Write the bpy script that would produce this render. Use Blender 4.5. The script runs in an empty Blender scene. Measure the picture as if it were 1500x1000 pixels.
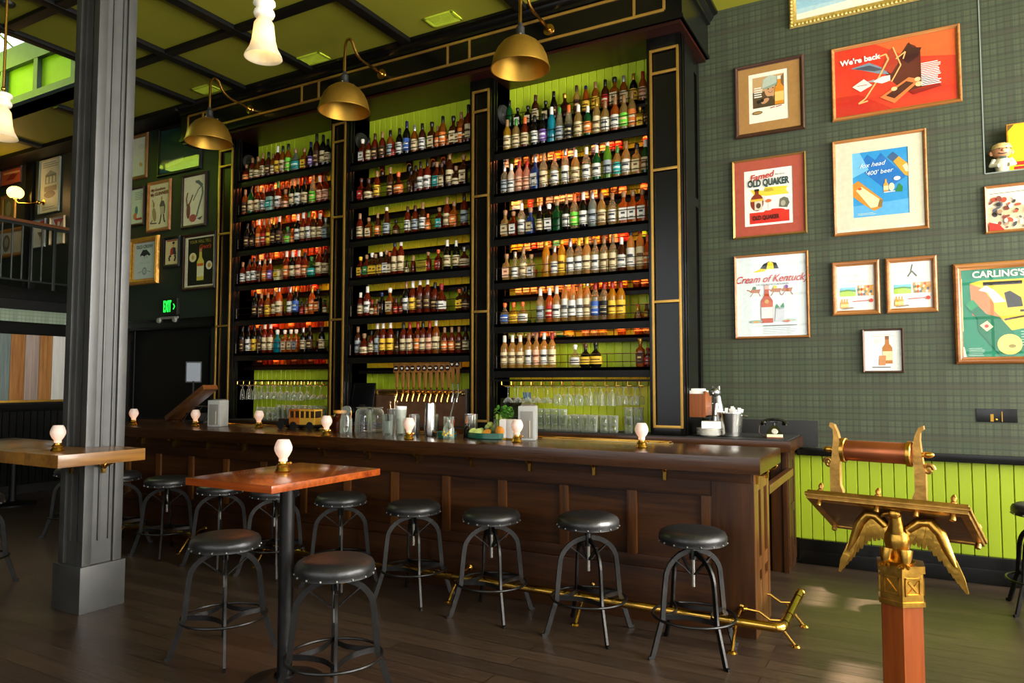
WORLD = 2.0
RIGHT_W = (350, 650, 760)
FRONT_W = (20, 30, 30)
SUN = 42.0
STRIP_W = {'left': 3.2, 'middle': .7, 'right': 3.4}
EXPOSURE = 0.34
import bpy, bmesh, math, random, re
from mathutils import Vector, Matrix
random.seed(11)
SC = bpy.context.scene
COL = SC.collection
pi = math.pi
cos, sin = math.cos, math.sin

# ------------------------------------------------------------------ colour and materials
def lin(c):
    c /= 255.0
    return c / 12.92 if c <= 0.04045 else ((c + 0.055) / 1.055) ** 2.4

def rgb(h):
    h = h.lstrip('#')
    return tuple(lin(int(h[i:i + 2], 16)) for i in (0, 2, 4)) + (1.0,)

MATS = {}

def new_mat(name):
    m = bpy.data.materials.new(name)
    m.use_nodes = True
    nt = m.node_tree
    return m, nt, nt.nodes['Principled BSDF']

def coords(nt, scale=(1, 1, 1), rot=(0, 0, 0)):
    tc = nt.nodes.new('ShaderNodeTexCoord')
    mp = nt.nodes.new('ShaderNodeMapping')
    mp.inputs['Scale'].default_value = scale
    mp.inputs['Rotation'].default_value = rot
    nt.links.new(tc.outputs['Object'], mp.inputs['Vector'])
    return mp.outputs['Vector']

def noise(nt, vec, scale=5, detail=4, rough=.55):
    n = nt.nodes.new('ShaderNodeTexNoise')
    n.inputs['Scale'].default_value = scale
    n.inputs['Detail'].default_value = detail
    n.inputs['Roughness'].default_value = rough
    if vec is not None:
        nt.links.new(vec, n.inputs['Vector'])
    return n

def ramp(nt, fac, stops):
    r = nt.nodes.new('ShaderNodeValToRGB')
    el = r.color_ramp.elements
    while len(el) < len(stops):
        el.new(.5)
    for e, (p, c) in zip(el, stops):
        e.position = p
        e.color = c if not isinstance(c, str) else rgb(c)
    nt.links.new(fac, r.inputs['Fac'])
    return r.outputs['Color']

def shade(c, k):
    return tuple(min(1, v * k) for v in c[:3]) + (1,)

def P(hexc, rough=.5, metal=0.0, var=.12, vscale=9, bump=0.0, coat=0.0, spec=.5):
    """painted / plain surface with a little procedural variation"""
    key = ('P', hexc, rough, metal, var, vscale, bump, coat, spec)
    if key in MATS:
        return MATS[key]
    m, nt, b = new_mat('surface_' + hexc.strip('#'))
    c = rgb(hexc)
    if metal < .5 and max(c[:3]) < .55:
        c = shade(c, .6)
    elif hexc == 'b8cf1c':
        c = shade(c, .56)
    b.inputs['Roughness'].default_value = rough
    b.inputs['Metallic'].default_value = metal
    b.inputs['Specular IOR Level'].default_value = spec
    if coat:
        b.inputs['Coat Weight'].default_value = coat
        b.inputs['Coat Roughness'].default_value = .08
    n = noise(nt, coords(nt), vscale)
    nt.links.new(ramp(nt, n.outputs['Fac'], [(.3, shade(c, 1 - var)), (.7, shade(c, 1 + var))]), b.inputs['Base Color'])
    if bump:
        bp = nt.nodes.new('ShaderNodeBump')
        bp.inputs['Strength'].default_value = bump
        bp.inputs['Distance'].default_value = .01
        nt.links.new(n.outputs['Fac'], bp.inputs['Height'])
        nt.links.new(bp.outputs['Normal'], b.inputs['Normal'])
    MATS[key] = m
    return m

def flat(hexc, rough=.6):
    key = ('F', hexc, rough)
    if key not in MATS:
        m, nt, b = new_mat('ink_' + hexc.strip('#'))
        c = rgb(hexc)
        n = noise(nt, coords(nt), 30)
        nt.links.new(ramp(nt, n.outputs['Fac'], [(.3, shade(c, .94)), (.7, shade(c, 1.06))]), b.inputs['Base Color'])
        b.inputs['Roughness'].default_value = rough
        b.inputs['Specular IOR Level'].default_value = .3
        MATS[key] = m
    return MATS[key]

def wood(h1, h2, rough=.35, axis='x', scale=1.0, coat=.0):
    key = ('W', h1, h2, rough, axis, scale, coat)
    if key in MATS:
        return MATS[key]
    m, nt, b = new_mat('wood_' + h1.strip('#'))
    s = {'x': (1.2, 22, 22), 'y': (22, 1.2, 22), 'z': (22, 22, 1.2)}[axis]
    v = coords(nt, tuple(k * scale for k in s))
    n = noise(nt, v, 2.2, 6, .6)
    n2 = noise(nt, coords(nt, tuple(k * scale * .16 for k in s)), 2.0, 3)
    mx = nt.nodes.new('ShaderNodeMath')
    mx.operation = 'MULTIPLY_ADD'
    nt.links.new(n2.outputs['Fac'], mx.inputs[0])
    mx.inputs[1].default_value = .5
    ml = nt.nodes.new('ShaderNodeMath')
    ml.operation = 'MULTIPLY'
    ml.inputs[1].default_value = .5
    nt.links.new(n.outputs['Fac'], ml.inputs[0])
    nt.links.new(ml.outputs[0], mx.inputs[2])
    nt.links.new(ramp(nt, mx.outputs[0], [(.36, shade(rgb(h1), .72)), (.62, shade(rgb(h2), .72))]), b.inputs['Base Color'])
    b.inputs['Roughness'].default_value = rough
    if rough > .38:
        b.inputs['Specular IOR Level'].default_value = .25
    if coat:
        b.inputs['Coat Weight'].default_value = coat
        b.inputs['Coat Roughness'].default_value = .12
    bp = nt.nodes.new('ShaderNodeBump')
    bp.inputs['Strength'].default_value = .08
    bp.inputs['Distance'].default_value = .01
    nt.links.new(n.outputs['Fac'], bp.inputs['Height'])
    nt.links.new(bp.outputs['Normal'], b.inputs['Normal'])
    MATS[key] = m
    return m

def two_sided_fresnel(nt, ior):
    """Fresnel that is the same from both sides of a thin wall"""
    fr = nt.nodes.new('ShaderNodeFresnel')
    ge = nt.nodes.new('ShaderNodeNewGeometry')
    mr = nt.nodes.new('ShaderNodeMapRange')
    mr.inputs['To Min'].default_value = ior
    mr.inputs['To Max'].default_value = 1 / ior
    nt.links.new(ge.outputs['Backfacing'], mr.inputs['Value'])
    nt.links.new(mr.outputs[0], fr.inputs['IOR'])
    return fr

def tinted(hexc, clear=.45, rough=.06):
    """a bottle full of coloured liquid: partly see-through, glossy skin"""
    key = ('T', hexc, clear, rough)
    if key in MATS:
        return MATS[key]
    m, nt, b = new_mat('liquid_' + hexc.strip('#'))
    nt.nodes.remove(b)
    c = rgb(hexc)
    out = nt.nodes['Material Output']
    tr = nt.nodes.new('ShaderNodeBsdfTransparent')
    n = noise(nt, coords(nt), 12)
    col = ramp(nt, n.outputs['Fac'], [(.3, shade(c, .9)), (.7, shade(c, 1.1))])
    nt.links.new(col, tr.inputs['Color'])
    df = nt.nodes.new('ShaderNodeBsdfDiffuse')
    nt.links.new(col, df.inputs['Color'])
    tl = nt.nodes.new('ShaderNodeBsdfTranslucent')
    nt.links.new(col, tl.inputs['Color'])
    m1 = nt.nodes.new('ShaderNodeMixShader')
    m1.inputs[0].default_value = .6
    nt.links.new(df.outputs[0], m1.inputs[1])
    nt.links.new(tl.outputs[0], m1.inputs[2])
    m2 = nt.nodes.new('ShaderNodeMixShader')
    m2.inputs[0].default_value = clear
    nt.links.new(m1.outputs[0], m2.inputs[1])
    nt.links.new(tr.outputs[0], m2.inputs[2])
    gl = nt.nodes.new('ShaderNodeBsdfGlossy')
    gl.inputs['Roughness'].default_value = rough
    fr = two_sided_fresnel(nt, 1.5)
    m3 = nt.nodes.new('ShaderNodeMixShader')
    nt.links.new(fr.outputs[0], m3.inputs[0])
    nt.links.new(m2.outputs[0], m3.inputs[1])
    nt.links.new(gl.outputs[0], m3.inputs[2])
    nt.links.new(m3.outputs[0], out.inputs['Surface'])
    MATS[key] = m
    return m

def clear_glass(edge=.55, tint='f4f7f2', ior=1.45, edgecol='d8ddd4'):
    """thin clear glass: see-through, mirror-like by Fresnel, milky where seen edge-on"""
    key = ('G', edge, tint, ior, edgecol)
    if key in MATS:
        return MATS[key]
    m, nt, b = new_mat('clear_glass')
    nt.nodes.remove(b)
    out = nt.nodes['Material Output']
    tr = nt.nodes.new('ShaderNodeBsdfTransparent')
    n = noise(nt, coords(nt), 3)
    t = rgb(tint)
    nt.links.new(ramp(nt, n.outputs['Fac'], [(.3, shade(t, .98)), (.7, t)]), tr.inputs['Color'])
    gl = nt.nodes.new('ShaderNodeBsdfGlossy')
    gl.inputs['Roughness'].default_value = .01
    fr = two_sided_fresnel(nt, ior)
    last = tr
    if edge > 0:
        df = nt.nodes.new('ShaderNodeBsdfDiffuse')
        df.inputs['Color'].default_value = rgb(edgecol)
        lw = nt.nodes.new('ShaderNodeLayerWeight')
        lw.inputs['Blend'].default_value = .35
        mu = nt.nodes.new('ShaderNodeMath')
        mu.operation = 'MULTIPLY'
        mu.inputs[1].default_value = edge
        nt.links.new(lw.outputs['Facing'], mu.inputs[0])
        m1 = nt.nodes.new('ShaderNodeMixShader')
        nt.links.new(mu.outputs[0], m1.inputs[0])
        nt.links.new(tr.outputs[0], m1.inputs[1])
        nt.links.new(df.outputs[0], m1.inputs[2])
        last = m1
    m2 = nt.nodes.new('ShaderNodeMixShader')
    nt.links.new(fr.outputs[0], m2.inputs[0])
    nt.links.new(last.outputs[0], m2.inputs[1])
    nt.links.new(gl.outputs[0], m2.inputs[2])
    nt.links.new(m2.outputs[0], out.inputs['Surface'])
    MATS[key] = m
    return m

def glow(hexc, strength, base=None):
    key = ('E', hexc, strength)
    if key not in MATS:
        m, nt, b = new_mat('lit_' + hexc.strip('#'))
        b.inputs['Base Color'].default_value = rgb(base or hexc)
        b.inputs['Emission Color'].default_value = rgb(hexc)
        b.inputs['Emission Strength'].default_value = strength
        MATS[key] = m
    return MATS[key]

def opal(hexc='f3e9d8', t=.55):
    key = ('O', hexc, t)
    if key not in MATS:
        m, nt, b = new_mat('opal_glass')
        out = nt.nodes['Material Output']
        tl = nt.nodes.new('ShaderNodeBsdfTranslucent')
        n = noise(nt, coords(nt), 6)
        c = rgb(hexc)
        col = ramp(nt, n.outputs['Fac'], [(.3, shade(c, .96)), (.7, c)])
        nt.links.new(col, tl.inputs['Color'])
        nt.links.new(col, b.inputs['Base Color'])
        b.inputs['Roughness'].default_value = .2
        mx = nt.nodes.new('ShaderNodeMixShader')
        mx.inputs[0].default_value = t
        nt.links.new(b.outputs[0], mx.inputs[1])
        nt.links.new(tl.outputs[0], mx.inputs[2])
        nt.links.new(mx.outputs[0], out.inputs['Surface'])
        MATS[key] = m
    return MATS[key]

# ------------------------------------------------------------------ mesh builder
class MB:
    def __init__(self):
        self.bm = bmesh.new()
        self.mi = 0

    def _f(self, vs):
        try:
            f = self.bm.faces.new(vs)
            f.material_index = self.mi
            return f
        except ValueError:
            return None

    def box(self, x0, x1, y0, y1, z0, z1, bev=0, xf=None):
        vs = [Vector((x, y, z)) for z in (z0, z1) for y in (y0, y1) for x in (x0, x1)]
        if xf:
            vs = [xf @ v for v in vs]
        v = [self.bm.verts.new(p) for p in vs]
        fs = [self._f([v[i] for i in q]) for q in ((0, 2, 3, 1), (4, 5, 7, 6), (0, 1, 5, 4), (2, 6, 7, 3), (0, 4, 6, 2), (1, 3, 7, 5))]
        if bev:
            es = list({e for f in fs for e in f.edges})
            r = bmesh.ops.bevel(self.bm, geom=es, offset=bev, segments=2, profile=.7, affect='EDGES')
            for f in r['faces']:
                f.material_index = self.mi
        return self

    def quad(self, *pts):
        self._f([self.bm.verts.new(Vector(p)) for p in pts])
        return self

    def prism(self, poly, a0, a1, plane='xz', xf=None):
        """extrude a 2D outline: plane xz along y, xy along z, yz along x"""
        def mk(p, a):
            q = {'xz': (p[0], a, p[1]), 'xy': (p[0], p[1], a), 'yz': (a, p[0], p[1])}[plane]
            q = Vector(q)
            return xf @ q if xf else q
        A = [self.bm.verts.new(mk(p, a0)) for p in poly]
        B = [self.bm.verts.new(mk(p, a1)) for p in poly]
        n = len(poly)
        self._f(A)
        self._f(B[::-1])
        for i in range(n):
            self._f([A[i], B[i], B[(i + 1) % n], A[(i + 1) % n]])
        return self

    def lathe(self, prof, c=(0, 0, 0), seg=24, xf=None, sx=1, sy=1, a0=0, a1=2 * pi):
        full = abs(a1 - a0 - 2 * pi) < 1e-6
        rings = []
        for r, z in prof:
            if r < 1e-6:
                p = Vector((c[0], c[1], c[2] + z))
                rings.append([self.bm.verts.new(xf @ p if xf else p)])
                continue
            ring = []
            for i in range(seg if full else seg + 1):
                a = a0 + (a1 - a0) * i / seg
                p = Vector((c[0] + r * sx * cos(a), c[1] + r * sy * sin(a), c[2] + z))
                ring.append(self.bm.verts.new(xf @ p if xf else p))
            rings.append(ring)
        for A, B in zip(rings, rings[1:]):
            n = max(len(A), len(B))
            m = n if full else n - 1
            for i in range(m):
                j = (i + 1) % n
                if len(A) == 1 and len(B) == 1:
                    continue
                if len(A) == 1:
                    self._f([A[0], B[i], B[j]])
                elif len(B) == 1:
                    self._f([A[i], B[0], A[j]])
                else:
                    self._f([A[i], A[j], B[j], B[i]])
        return self

    def _frames(self, pts, closed):
        n = len(pts)
        T = []
        for i in range(n):
            a = pts[i - 1] if (i > 0 or closed) else pts[i]
            b = pts[(i + 1) % n] if (i < n - 1 or closed) else pts[i]
            T.append((b - a).normalized())
        up = Vector((0, 0, 1)) if abs(T[0].z) < .9 else Vector((1, 0, 0))
        N = [(up - T[0] * up.dot(T[0])).normalized()]
        for i in range(1, n):
            v = N[-1] - T[i] * N[-1].dot(T[i])
            N.append(v.normalized() if v.length > 1e-6 else N[-1])
        return T, N

    def sweep(self, pts, prof, closed=False, fixed=None, caps=True):
        """sweep a closed 2D profile [(n,b)...] along pts; fixed = constant normal direction"""
        pts = [Vector(p) for p in pts]
        T, N = self._frames(pts, closed)
        rings = []
        for k, p in enumerate(pts):
            n = N[k]
            if fixed is not None:
                f = Vector(fixed)
                n = (f - T[k] * f.dot(T[k])).normalized()
            b = T[k].cross(n)
            pr = prof[k] if isinstance(prof[0], list) else prof
            rings.append([self.bm.verts.new(p + n * u + b * v) for u, v in pr])
        m = len(rings[0])
        cnt = len(pts) if closed else len(pts) - 1
        for k in range(cnt):
            A, B = rings[k], rings[(k + 1) % len(pts)]
            for i in range(m):
                self._f([A[i], A[(i + 1) % m], B[(i + 1) % m], B[i]])
        if not closed and caps:
            self._f(rings[0][::-1])
            self._f(rings[-1])
        return self

    def tube(self, pts, r, seg=8, closed=False):
        rs = r if isinstance(r, (list, tuple)) else [r] * len(pts)
        prof = [[(q * cos(2 * pi * i / seg), q * sin(2 * pi * i / seg)) for i in range(seg)] for q in rs]
        return self.sweep(pts, prof, closed)

    def bar(self, pts, w, t, closed=False, fixed=None):
        """flat bar: w along the fixed/normal direction, t across"""
        return self.sweep(pts, [(-w / 2, -t / 2), (w / 2, -t / 2), (w / 2, t / 2), (-w / 2, t / 2)], closed, fixed)

    def ball(self, c, r, seg=14, rings=9, xf=None):
        r = r if isinstance(r, (tuple, list)) else (r, r, r)
        prof = [(sin(pi * i / rings), -cos(pi * i / rings)) for i in range(rings + 1)]
        m = Matrix.Translation(Vector(c)) @ Matrix.Diagonal((r[0], r[1], r[2], 1))
        if xf:
            m = xf @ m
        return self.lathe([(a if a > 1e-5 else 0, b) for a, b in prof], seg=seg, xf=m)

    def build(self, name, mats, parent=None, smooth=32, loc=None, keep=False):
        me = bpy.data.meshes.new(name)
        bmesh.ops.recalc_face_normals(self.bm, faces=self.bm.faces[:])
        self.bm.to_mesh(me)
        self.bm.free()
        for m in (mats if isinstance(mats, (list, tuple)) else [mats]):
            me.materials.append(m)
        if smooth:
            me.polygons.foreach_set('use_smooth', [True] * len(me.polygons))
            me.set_sharp_from_angle(angle=math.radians(smooth))
        o = bpy.data.objects.new(name, me)
        COL.objects.link(o)
        if parent is not None:
            o.parent = parent
        if loc is not None:
            o.location = loc
        return o

def tag(o, label=None, cat=None, group=None, kind=None):
    if label: o['label'] = label
    if cat: o['category'] = cat
    if group: o['group'] = group
    if kind: o['kind'] = kind
    return o

def thing(name, label, cat, loc=(0, 0, 0), rz=0.0, group=None):
    o = bpy.data.objects.new(name, None)
    COL.objects.link(o)
    o.empty_display_size = .05
    o.location = loc
    o.rotation_euler = (0, 0, rz)
    return tag(o, label, cat, group)

def dup(root, loc, rz=0.0, label=None, group=None):
    def cp(o, parent):
        c = o.copy()
        COL.objects.link(c)
        c.parent = parent
        for ch in list(o.children):
            cp(ch, c)
        return c
    r = cp(root, None)
    r.location = loc
    r.rotation_euler = (0, 0, rz)
    if label: r['label'] = label
    if group: r['group'] = group
    return r

def struct(name, mb, mats, smooth=32, parent=None):
    o = mb.build(name, mats, parent, smooth)
    if parent is None:
        o['kind'] = 'structure'
    return o

def point(loc, watts, color=(1, .7, .4), r=.03, parent=None):
    d = bpy.data.lights.new('lamp_light', 'POINT')
    d.energy = watts
    d.color = color
    d.shadow_soft_size = r
    o = bpy.data.objects.new('lamp_light', d)
    COL.objects.link(o)
    o.location = loc
    if parent is not None:
        o.parent = parent
    return o

def area(loc, rot, sx, sy, watts, color=(1, 1, 1)):
    d = bpy.data.lights.new('window_daylight', 'AREA')
    d.shape = 'RECTANGLE'
    d.size, d.size_y = sx, sy
    d.energy = watts
    d.color = color
    o = bpy.data.objects.new('window_daylight', d)
    COL.objects.link(o)
    o.location = loc
    o.rotation_euler = rot
    return o

def ordinal(n):
    return ('first second third fourth fifth sixth seventh eighth ninth tenth eleventh twelfth thirteenth fourteenth fifteenth '
            'sixteenth seventeenth eighteenth nineteenth twentieth twenty-first twenty-second').split()[n]

def text_mesh(s, size, mat, parent, loc, name='lettering', shear=0.0, align='CENTER', ext=.0004, rot=(pi / 2, 0, 0), sx=1.0, bold=0.0, spacing=1.0):
    cu = bpy.data.curves.new('lettering', 'FONT')
    cu.body = s
    cu.size = size
    cu.shear = shear
    cu.align_x = align
    cu.align_y = 'CENTER'
    cu.extrude = ext
    cu.offset = bold
    cu.space_character = spacing
    cu.resolution_u = 3
    t = bpy.data.objects.new('lettering_source', cu)
    COL.objects.link(t)
    bpy.context.view_layer.update()
    me = bpy.data.meshes.new_from_object(t.evaluated_get(bpy.context.evaluated_depsgraph_get()))
    bpy.data.objects.remove(t)
    bpy.data.curves.remove(cu)
    me.name = name
    me.materials.clear()
    me.materials.append(mat)
    o = bpy.data.objects.new(name, me)
    COL.objects.link(o)
    o.parent = parent
    o.location = loc
    o.rotation_euler = rot
    o.scale = (sx, 1, 1)
    return o

# ------------------------------------------------------------------ shared looks
BLACK = P('0e0d0a', .24, var=.25, spec=.35)
BLACKM = P('0c0b09', .5, var=.2, spec=.25)
GOLD = P('d6a550', .38, .9, var=.1)
BRASS = P('c99a45', .2, 1.0, var=.1)
BRASSD = P('ab822f', .46, .85, var=.12)
LIME = P('9bb526', .5, var=.05, vscale=3)
CEIL = P('ada828', .6, var=.04, vscale=4)
IRON = P('2b2a29', .36, .8, var=.25, vscale=20)
LEATHER = P('252424', .38, var=.25, vscale=30, bump=.25)
STEEL = P('c8c6c0', .22, 1.0, var=.1)
STEELB = P('b9b8b4', .34, 1.0, var=.12)
WALNUT = wood('200e03', '4a2809', .46, 'x')
WALNUTZ = wood('200e03', '4a2809', .46, 'z')
OAK = wood('281404', '4c2a0c', .22, 'x')
REDWOOD = wood('6e2608', 'b5561c', .22, 'x', .8, coat=.6)
AMBERWOOD = wood('6b4318', 'a8742f', .3, 'y', .8, coat=.4)
WHITE = P('ece8df', .35, var=.03)
GLASSC = clear_glass()
PANE = clear_glass(0, 'ffffff', 1.5)
# ------------------------------------------------------------------ the room
CZ = 4.87           # ceiling height
WB = 6.45           # plaid wall plane
WL = 5.80           # dark wall left of the back bar
XL = -10.45         # wall under the mezzanine

def floor_mat():
    m, nt, b = new_mat('floor_boards')
    v = coords(nt)
    br = nt.nodes.new('ShaderNodeTexBrick')
    br.offset = .37
    br.inputs['Scale'].default_value = 1
    br.inputs['Brick Width'].default_value = 1.9
    br.inputs['Row Height'].default_value = .125
    br.inputs['Mortar Size'].default_value = .0025
    br.inputs['Mortar Smooth'].default_value = .1
    br.inputs['Bias'].default_value = 0
    br.inputs['Color1'].default_value = rgb('4e3e31')
    br.inputs['Color2'].default_value = rgb('3c2f26')
    br.inputs['Mortar'].default_value = rgb('100b08')
    nt.links.new(v, br.inputs['Vector'])
    n = noise(nt, coords(nt, (1.5, 22, 1)), 3, 6, .65)
    n2 = noise(nt, coords(nt), 1.7, 5, .6)
    mx = nt.nodes.new('ShaderNodeMix')
    mx.data_type = 'RGBA'
    mx.blend_type = 'MULTIPLY'
    mx.inputs['Factor'].default_value = .75
    nt.links.new(br.outputs['Color'], mx.inputs['A'])
    nt.links.new(ramp(nt, n.outputs['Fac'], [(.25, '6f665c'), (.75, 'ffffff')]), mx.inputs['B'])
    nt.links.new(mx.outputs['Result'], b.inputs['Base Color'])
    mr = nt.nodes.new('ShaderNodeMapRange')
    mr.inputs['To Min'].default_value = .22
    mr.inputs['To Max'].default_value = .42
    nt.links.new(n2.outputs['Fac'], mr.inputs['Value'])
    nt.links.new(mr.outputs[0], b.inputs['Roughness'])
    bp = nt.nodes.new('ShaderNodeBump')
    bp.inputs['Strength'].default_value = .18
    bp.inputs['Distance'].default_value = .006
    nt.links.new(n.outputs['Fac'], bp.inputs['Height'])
    nt.links.new(bp.outputs['Normal'], b.inputs['Normal'])
    return m

def plaid_mat(base='444a33', mid='333c26', dark='1b2114', warm='3a3124'):
    m, nt, b = new_mat('plaid_wallpaper')
    tc = nt.nodes.new('ShaderNodeTexCoord')
    sp = nt.nodes.new('ShaderNodeSeparateXYZ')
    nt.links.new(tc.outputs['Object'], sp.inputs[0])
    ad = nt.nodes.new('ShaderNodeMath')
    nt.links.new(sp.outputs['X'], ad.inputs[0])
    nt.links.new(sp.outputs['Y'], ad.inputs[1])
    def stripes(src, period, width, phase):
        a = nt.nodes.new('ShaderNodeMath'); a.operation = 'MULTIPLY_ADD'
        a.inputs[1].default_value = 1 / period
        a.inputs[2].default_value = 100 + phase
        nt.links.new(src, a.inputs[0])
        f = nt.nodes.new('ShaderNodeMath'); f.operation = 'FRACT'
        nt.links.new(a.outputs[0], f.inputs[0])
        l = nt.nodes.new('ShaderNodeMath'); l.operation = 'LESS_THAN'
        l.inputs[1].default_value = width
        nt.links.new(f.outputs[0], l.inputs[0])
        return l.outputs[0]
    col = None
    cur = rgb(base)
    for src in (ad.outputs[0], sp.outputs['Z']):
        for period, width, phase, c, k in ((.2, .5, .1, mid, .45), (.05, .26, .3, dark, .5), (.025, .3, .75, mid, .5), (.4, .09, .4, warm, .4), (.2, .05, .62, dark, .45)):
            mx = nt.nodes.new('ShaderNodeMix')
            mx.data_type = 'RGBA'
            mu = nt.nodes.new('ShaderNodeMath'); mu.operation = 'MULTIPLY'
            mu.inputs[1].default_value = k
            nt.links.new(stripes(src, period, width, phase), mu.inputs[0])
            nt.links.new(mu.outputs[0], mx.inputs['Factor'])
            if col is None:
                mx.inputs['A'].default_value = cur
            else:
                nt.links.new(col, mx.inputs['A'])
            mx.inputs['B'].default_value = rgb(c)
            col = mx.outputs['Result']
    nt.links.new(col, b.inputs['Base Color'])
    b.inputs['Roughness'].default_value = .62
    return m

PLAID = plaid_mat()
PLAIDG = plaid_mat('8d9a86', '78876f', '5f6d59', '6f6a60')
DARKGREEN = P('232e22', .5, var=.15, vscale=14)
GREYBLUE = P('6c7a7e', .5, var=.1)

struct('floor', MB().box(-15, 4, -2.6, 6.6, -.1, 0), floor_mat(), 0)

# ceiling with the skylight opening
SX0, SX1, SY0, SY1 = -10.6, -7.53, 3.5, 4.7
b = MB()
b.box(SX1, 4, -2.6, 6.6, CZ, CZ + .1)
b.box(-15, SX0, -2.6, 6.6, CZ, CZ + .1)
b.box(SX0, SX1, -2.6, SY0, CZ, CZ + .1)
b.box(SX0, SX1, SY1, 6.6, CZ, CZ + .1)
struct('ceiling', b, CEIL, 0)
# black battens on the ceiling
n = 0
for x in (-10.75, -9.0, -7.45, -6.58, -5.55, -4.25, -2.96, -1.67, -.38, .91, 2.2):
    n += 1
    y0, y1 = -2.5, 5.5
    if x == -9.0:
        y0 = SY1 + .06
    struct('trim_%d' % n, MB().box(x - .055, x + .055, y0, y1, CZ - .045, CZ, .006), BLACKM)
for y in (4.53, 3.46, 2.3, 1.15, 0.0, -1.2):
    n += 1
    x0 = -7.45 if 3.4 < y < 4.7 else -14.9
    struct('trim_%d' % n, MB().box(x0, 3.95, y - .05, y + .05, CZ - .04, CZ, .006), BLACKM)
n += 1
struct('trim_%d' % n, MB().box(-14.9, -7.76, 5.49, WL, CZ - .06, CZ, .01), BLACKM)

# skylight shaft
sk = thing('skylight', 'skylight shaft of lime boards and grey frame open to the sky', 'skylight', (0, 0, 0))
sk['kind'] = 'structure'
T, T2 = CZ + .85, CZ + 1.6        # glass roof rises from the far wall to the near wall
LIMES = P('a9cc2c', .5, var=.05, vscale=3)
b = MB()
b.box(SX0, SX1, SY1, SY1 + .08, CZ, T)
b.box(SX0, SX1, SY0 - .08, SY0, CZ, T2)
for xa, xb in ((SX0 - .08, SX0), (SX1, SX1 + .08)):
    b.prism([(SY0, CZ), (SY1, CZ), (SY1, T), (SY0, T2)], xa, xb, 'yz')
b.build('shaft_wall', LIMES, sk, 0)
b = MB()
b.box(SX0, SX1, SY1 - .06, SY1 - .001, T - .26, T)
b.box(SX0, SX1, SY1 - .06, SY1 - .001, CZ + .101, CZ + .19)
for x in (SX0 + .06, -10.03, -9.26, -8.45, SX1 - .06):
    b.box(x - .045, x + .045, SY1 - .056, SY1 - .002, CZ + .19, T - .26)
b.box(SX0, SX1, SY0 + .001, SY0 + .06, T2 - .14, T2)
for x in (-9.75, -8.75):
    b.box(x - .05, x + .05, SY0 + .002, SY0 + .056, CZ + .1, T2 - .14)
b.build('frame', GREYBLUE, sk)
b = MB()
for x in (-9.85, -9.1, -8.35):
    b.prism([(SY1, T), (SY0, T2), (SY0, T2 + .04), (SY1, T + .04)], x - .02, x + .02, 'yz')
zm = T + (T2 - T) * .3
b.box(SX0, SX1, SY1 - .38, SY1 - .34, zm, zm + .045)
b.build('glazing_bar', GREYBLUE, sk)
MB().prism([(SY1 + .08, T), (SY0 - .08, T2 + .05), (SY0 - .08, T2 + .056), (SY1 + .08, T + .006)], SX0, SX1, 'yz').build('pane', PANE, sk, 0)

# plaid wall with a niche, black cap rail, lime wainscot and black base
NX0, NX1, NZ0, NZ1, ND = .545, 1.75, 3.08, CZ, .26
b = MB()
b.box(-1.75, NX0, WB, WB + .12, .95, CZ)
b.box(NX1, 4, WB, WB + .12, .95, CZ)
b.box(-1.75, 4, WB + .04, WB + .12, 0, .95)
b.box(NX0, NX1, WB, WB + .12, .95, NZ0)
b.box(NX0 - .1, NX1 + .1, WB + ND, WB + ND + .1, NZ0 - .1, NZ1)
b.box(NX0 - .1, NX0, WB + .12, WB + ND, NZ0 - .1, NZ1)
b.box(NX1, NX1 + .1, WB + .12, WB + ND, NZ0 - .1, NZ1)
b.box(NX0 - .1, NX1 + .1, WB + .12, WB + ND, NZ0 - .1, NZ0)
struct('wall_back', b, PLAID, 0)

def beadboard(x0, x1, y, z0, z1, pitch=.087, depth=.012, g=.006):
    """real V-grooved boards, facing -y"""
    mb = MB()
    pts = []
    x = x0
    while x < x1 - 1e-6:
        e = min(x + pitch, x1)
        pts += [(x + g, y - depth), (e - g, y - depth), (e, y - .001)]
        x = e
    poly = [(x0, y)] + [(x0, y - .001)] + pts + [(x1, y)]
    mb.prism(poly, z0, z1, 'xy')
    return mb

struct('trim_40', beadboard(-1.0, 3.95, WB + .02, .2, .9), P('b8cf1c', .5, var=.04, vscale=3), 0)
struct('trim_41', MB().box(-.84, 3.95, WB - .05, WB + .1, .888, .95, .008), BLACK)
struct('baseboard_back', MB().box(-.84, 3.95, WB - .03, WB + .1, 0, .2, .008).box(-.84, 3.95, WB - .045, WB - .02, 0, .11, .006), BLACK)
struct('trim_42', MB().box(NX0 - .004, NX0 + .004, WB - .006, WB + .01, NZ0, NZ1).box(NX0, NX1, WB - .006, WB + .01, NZ0 - .004, NZ0 + .004), P('9aa39a', .5))

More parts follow.
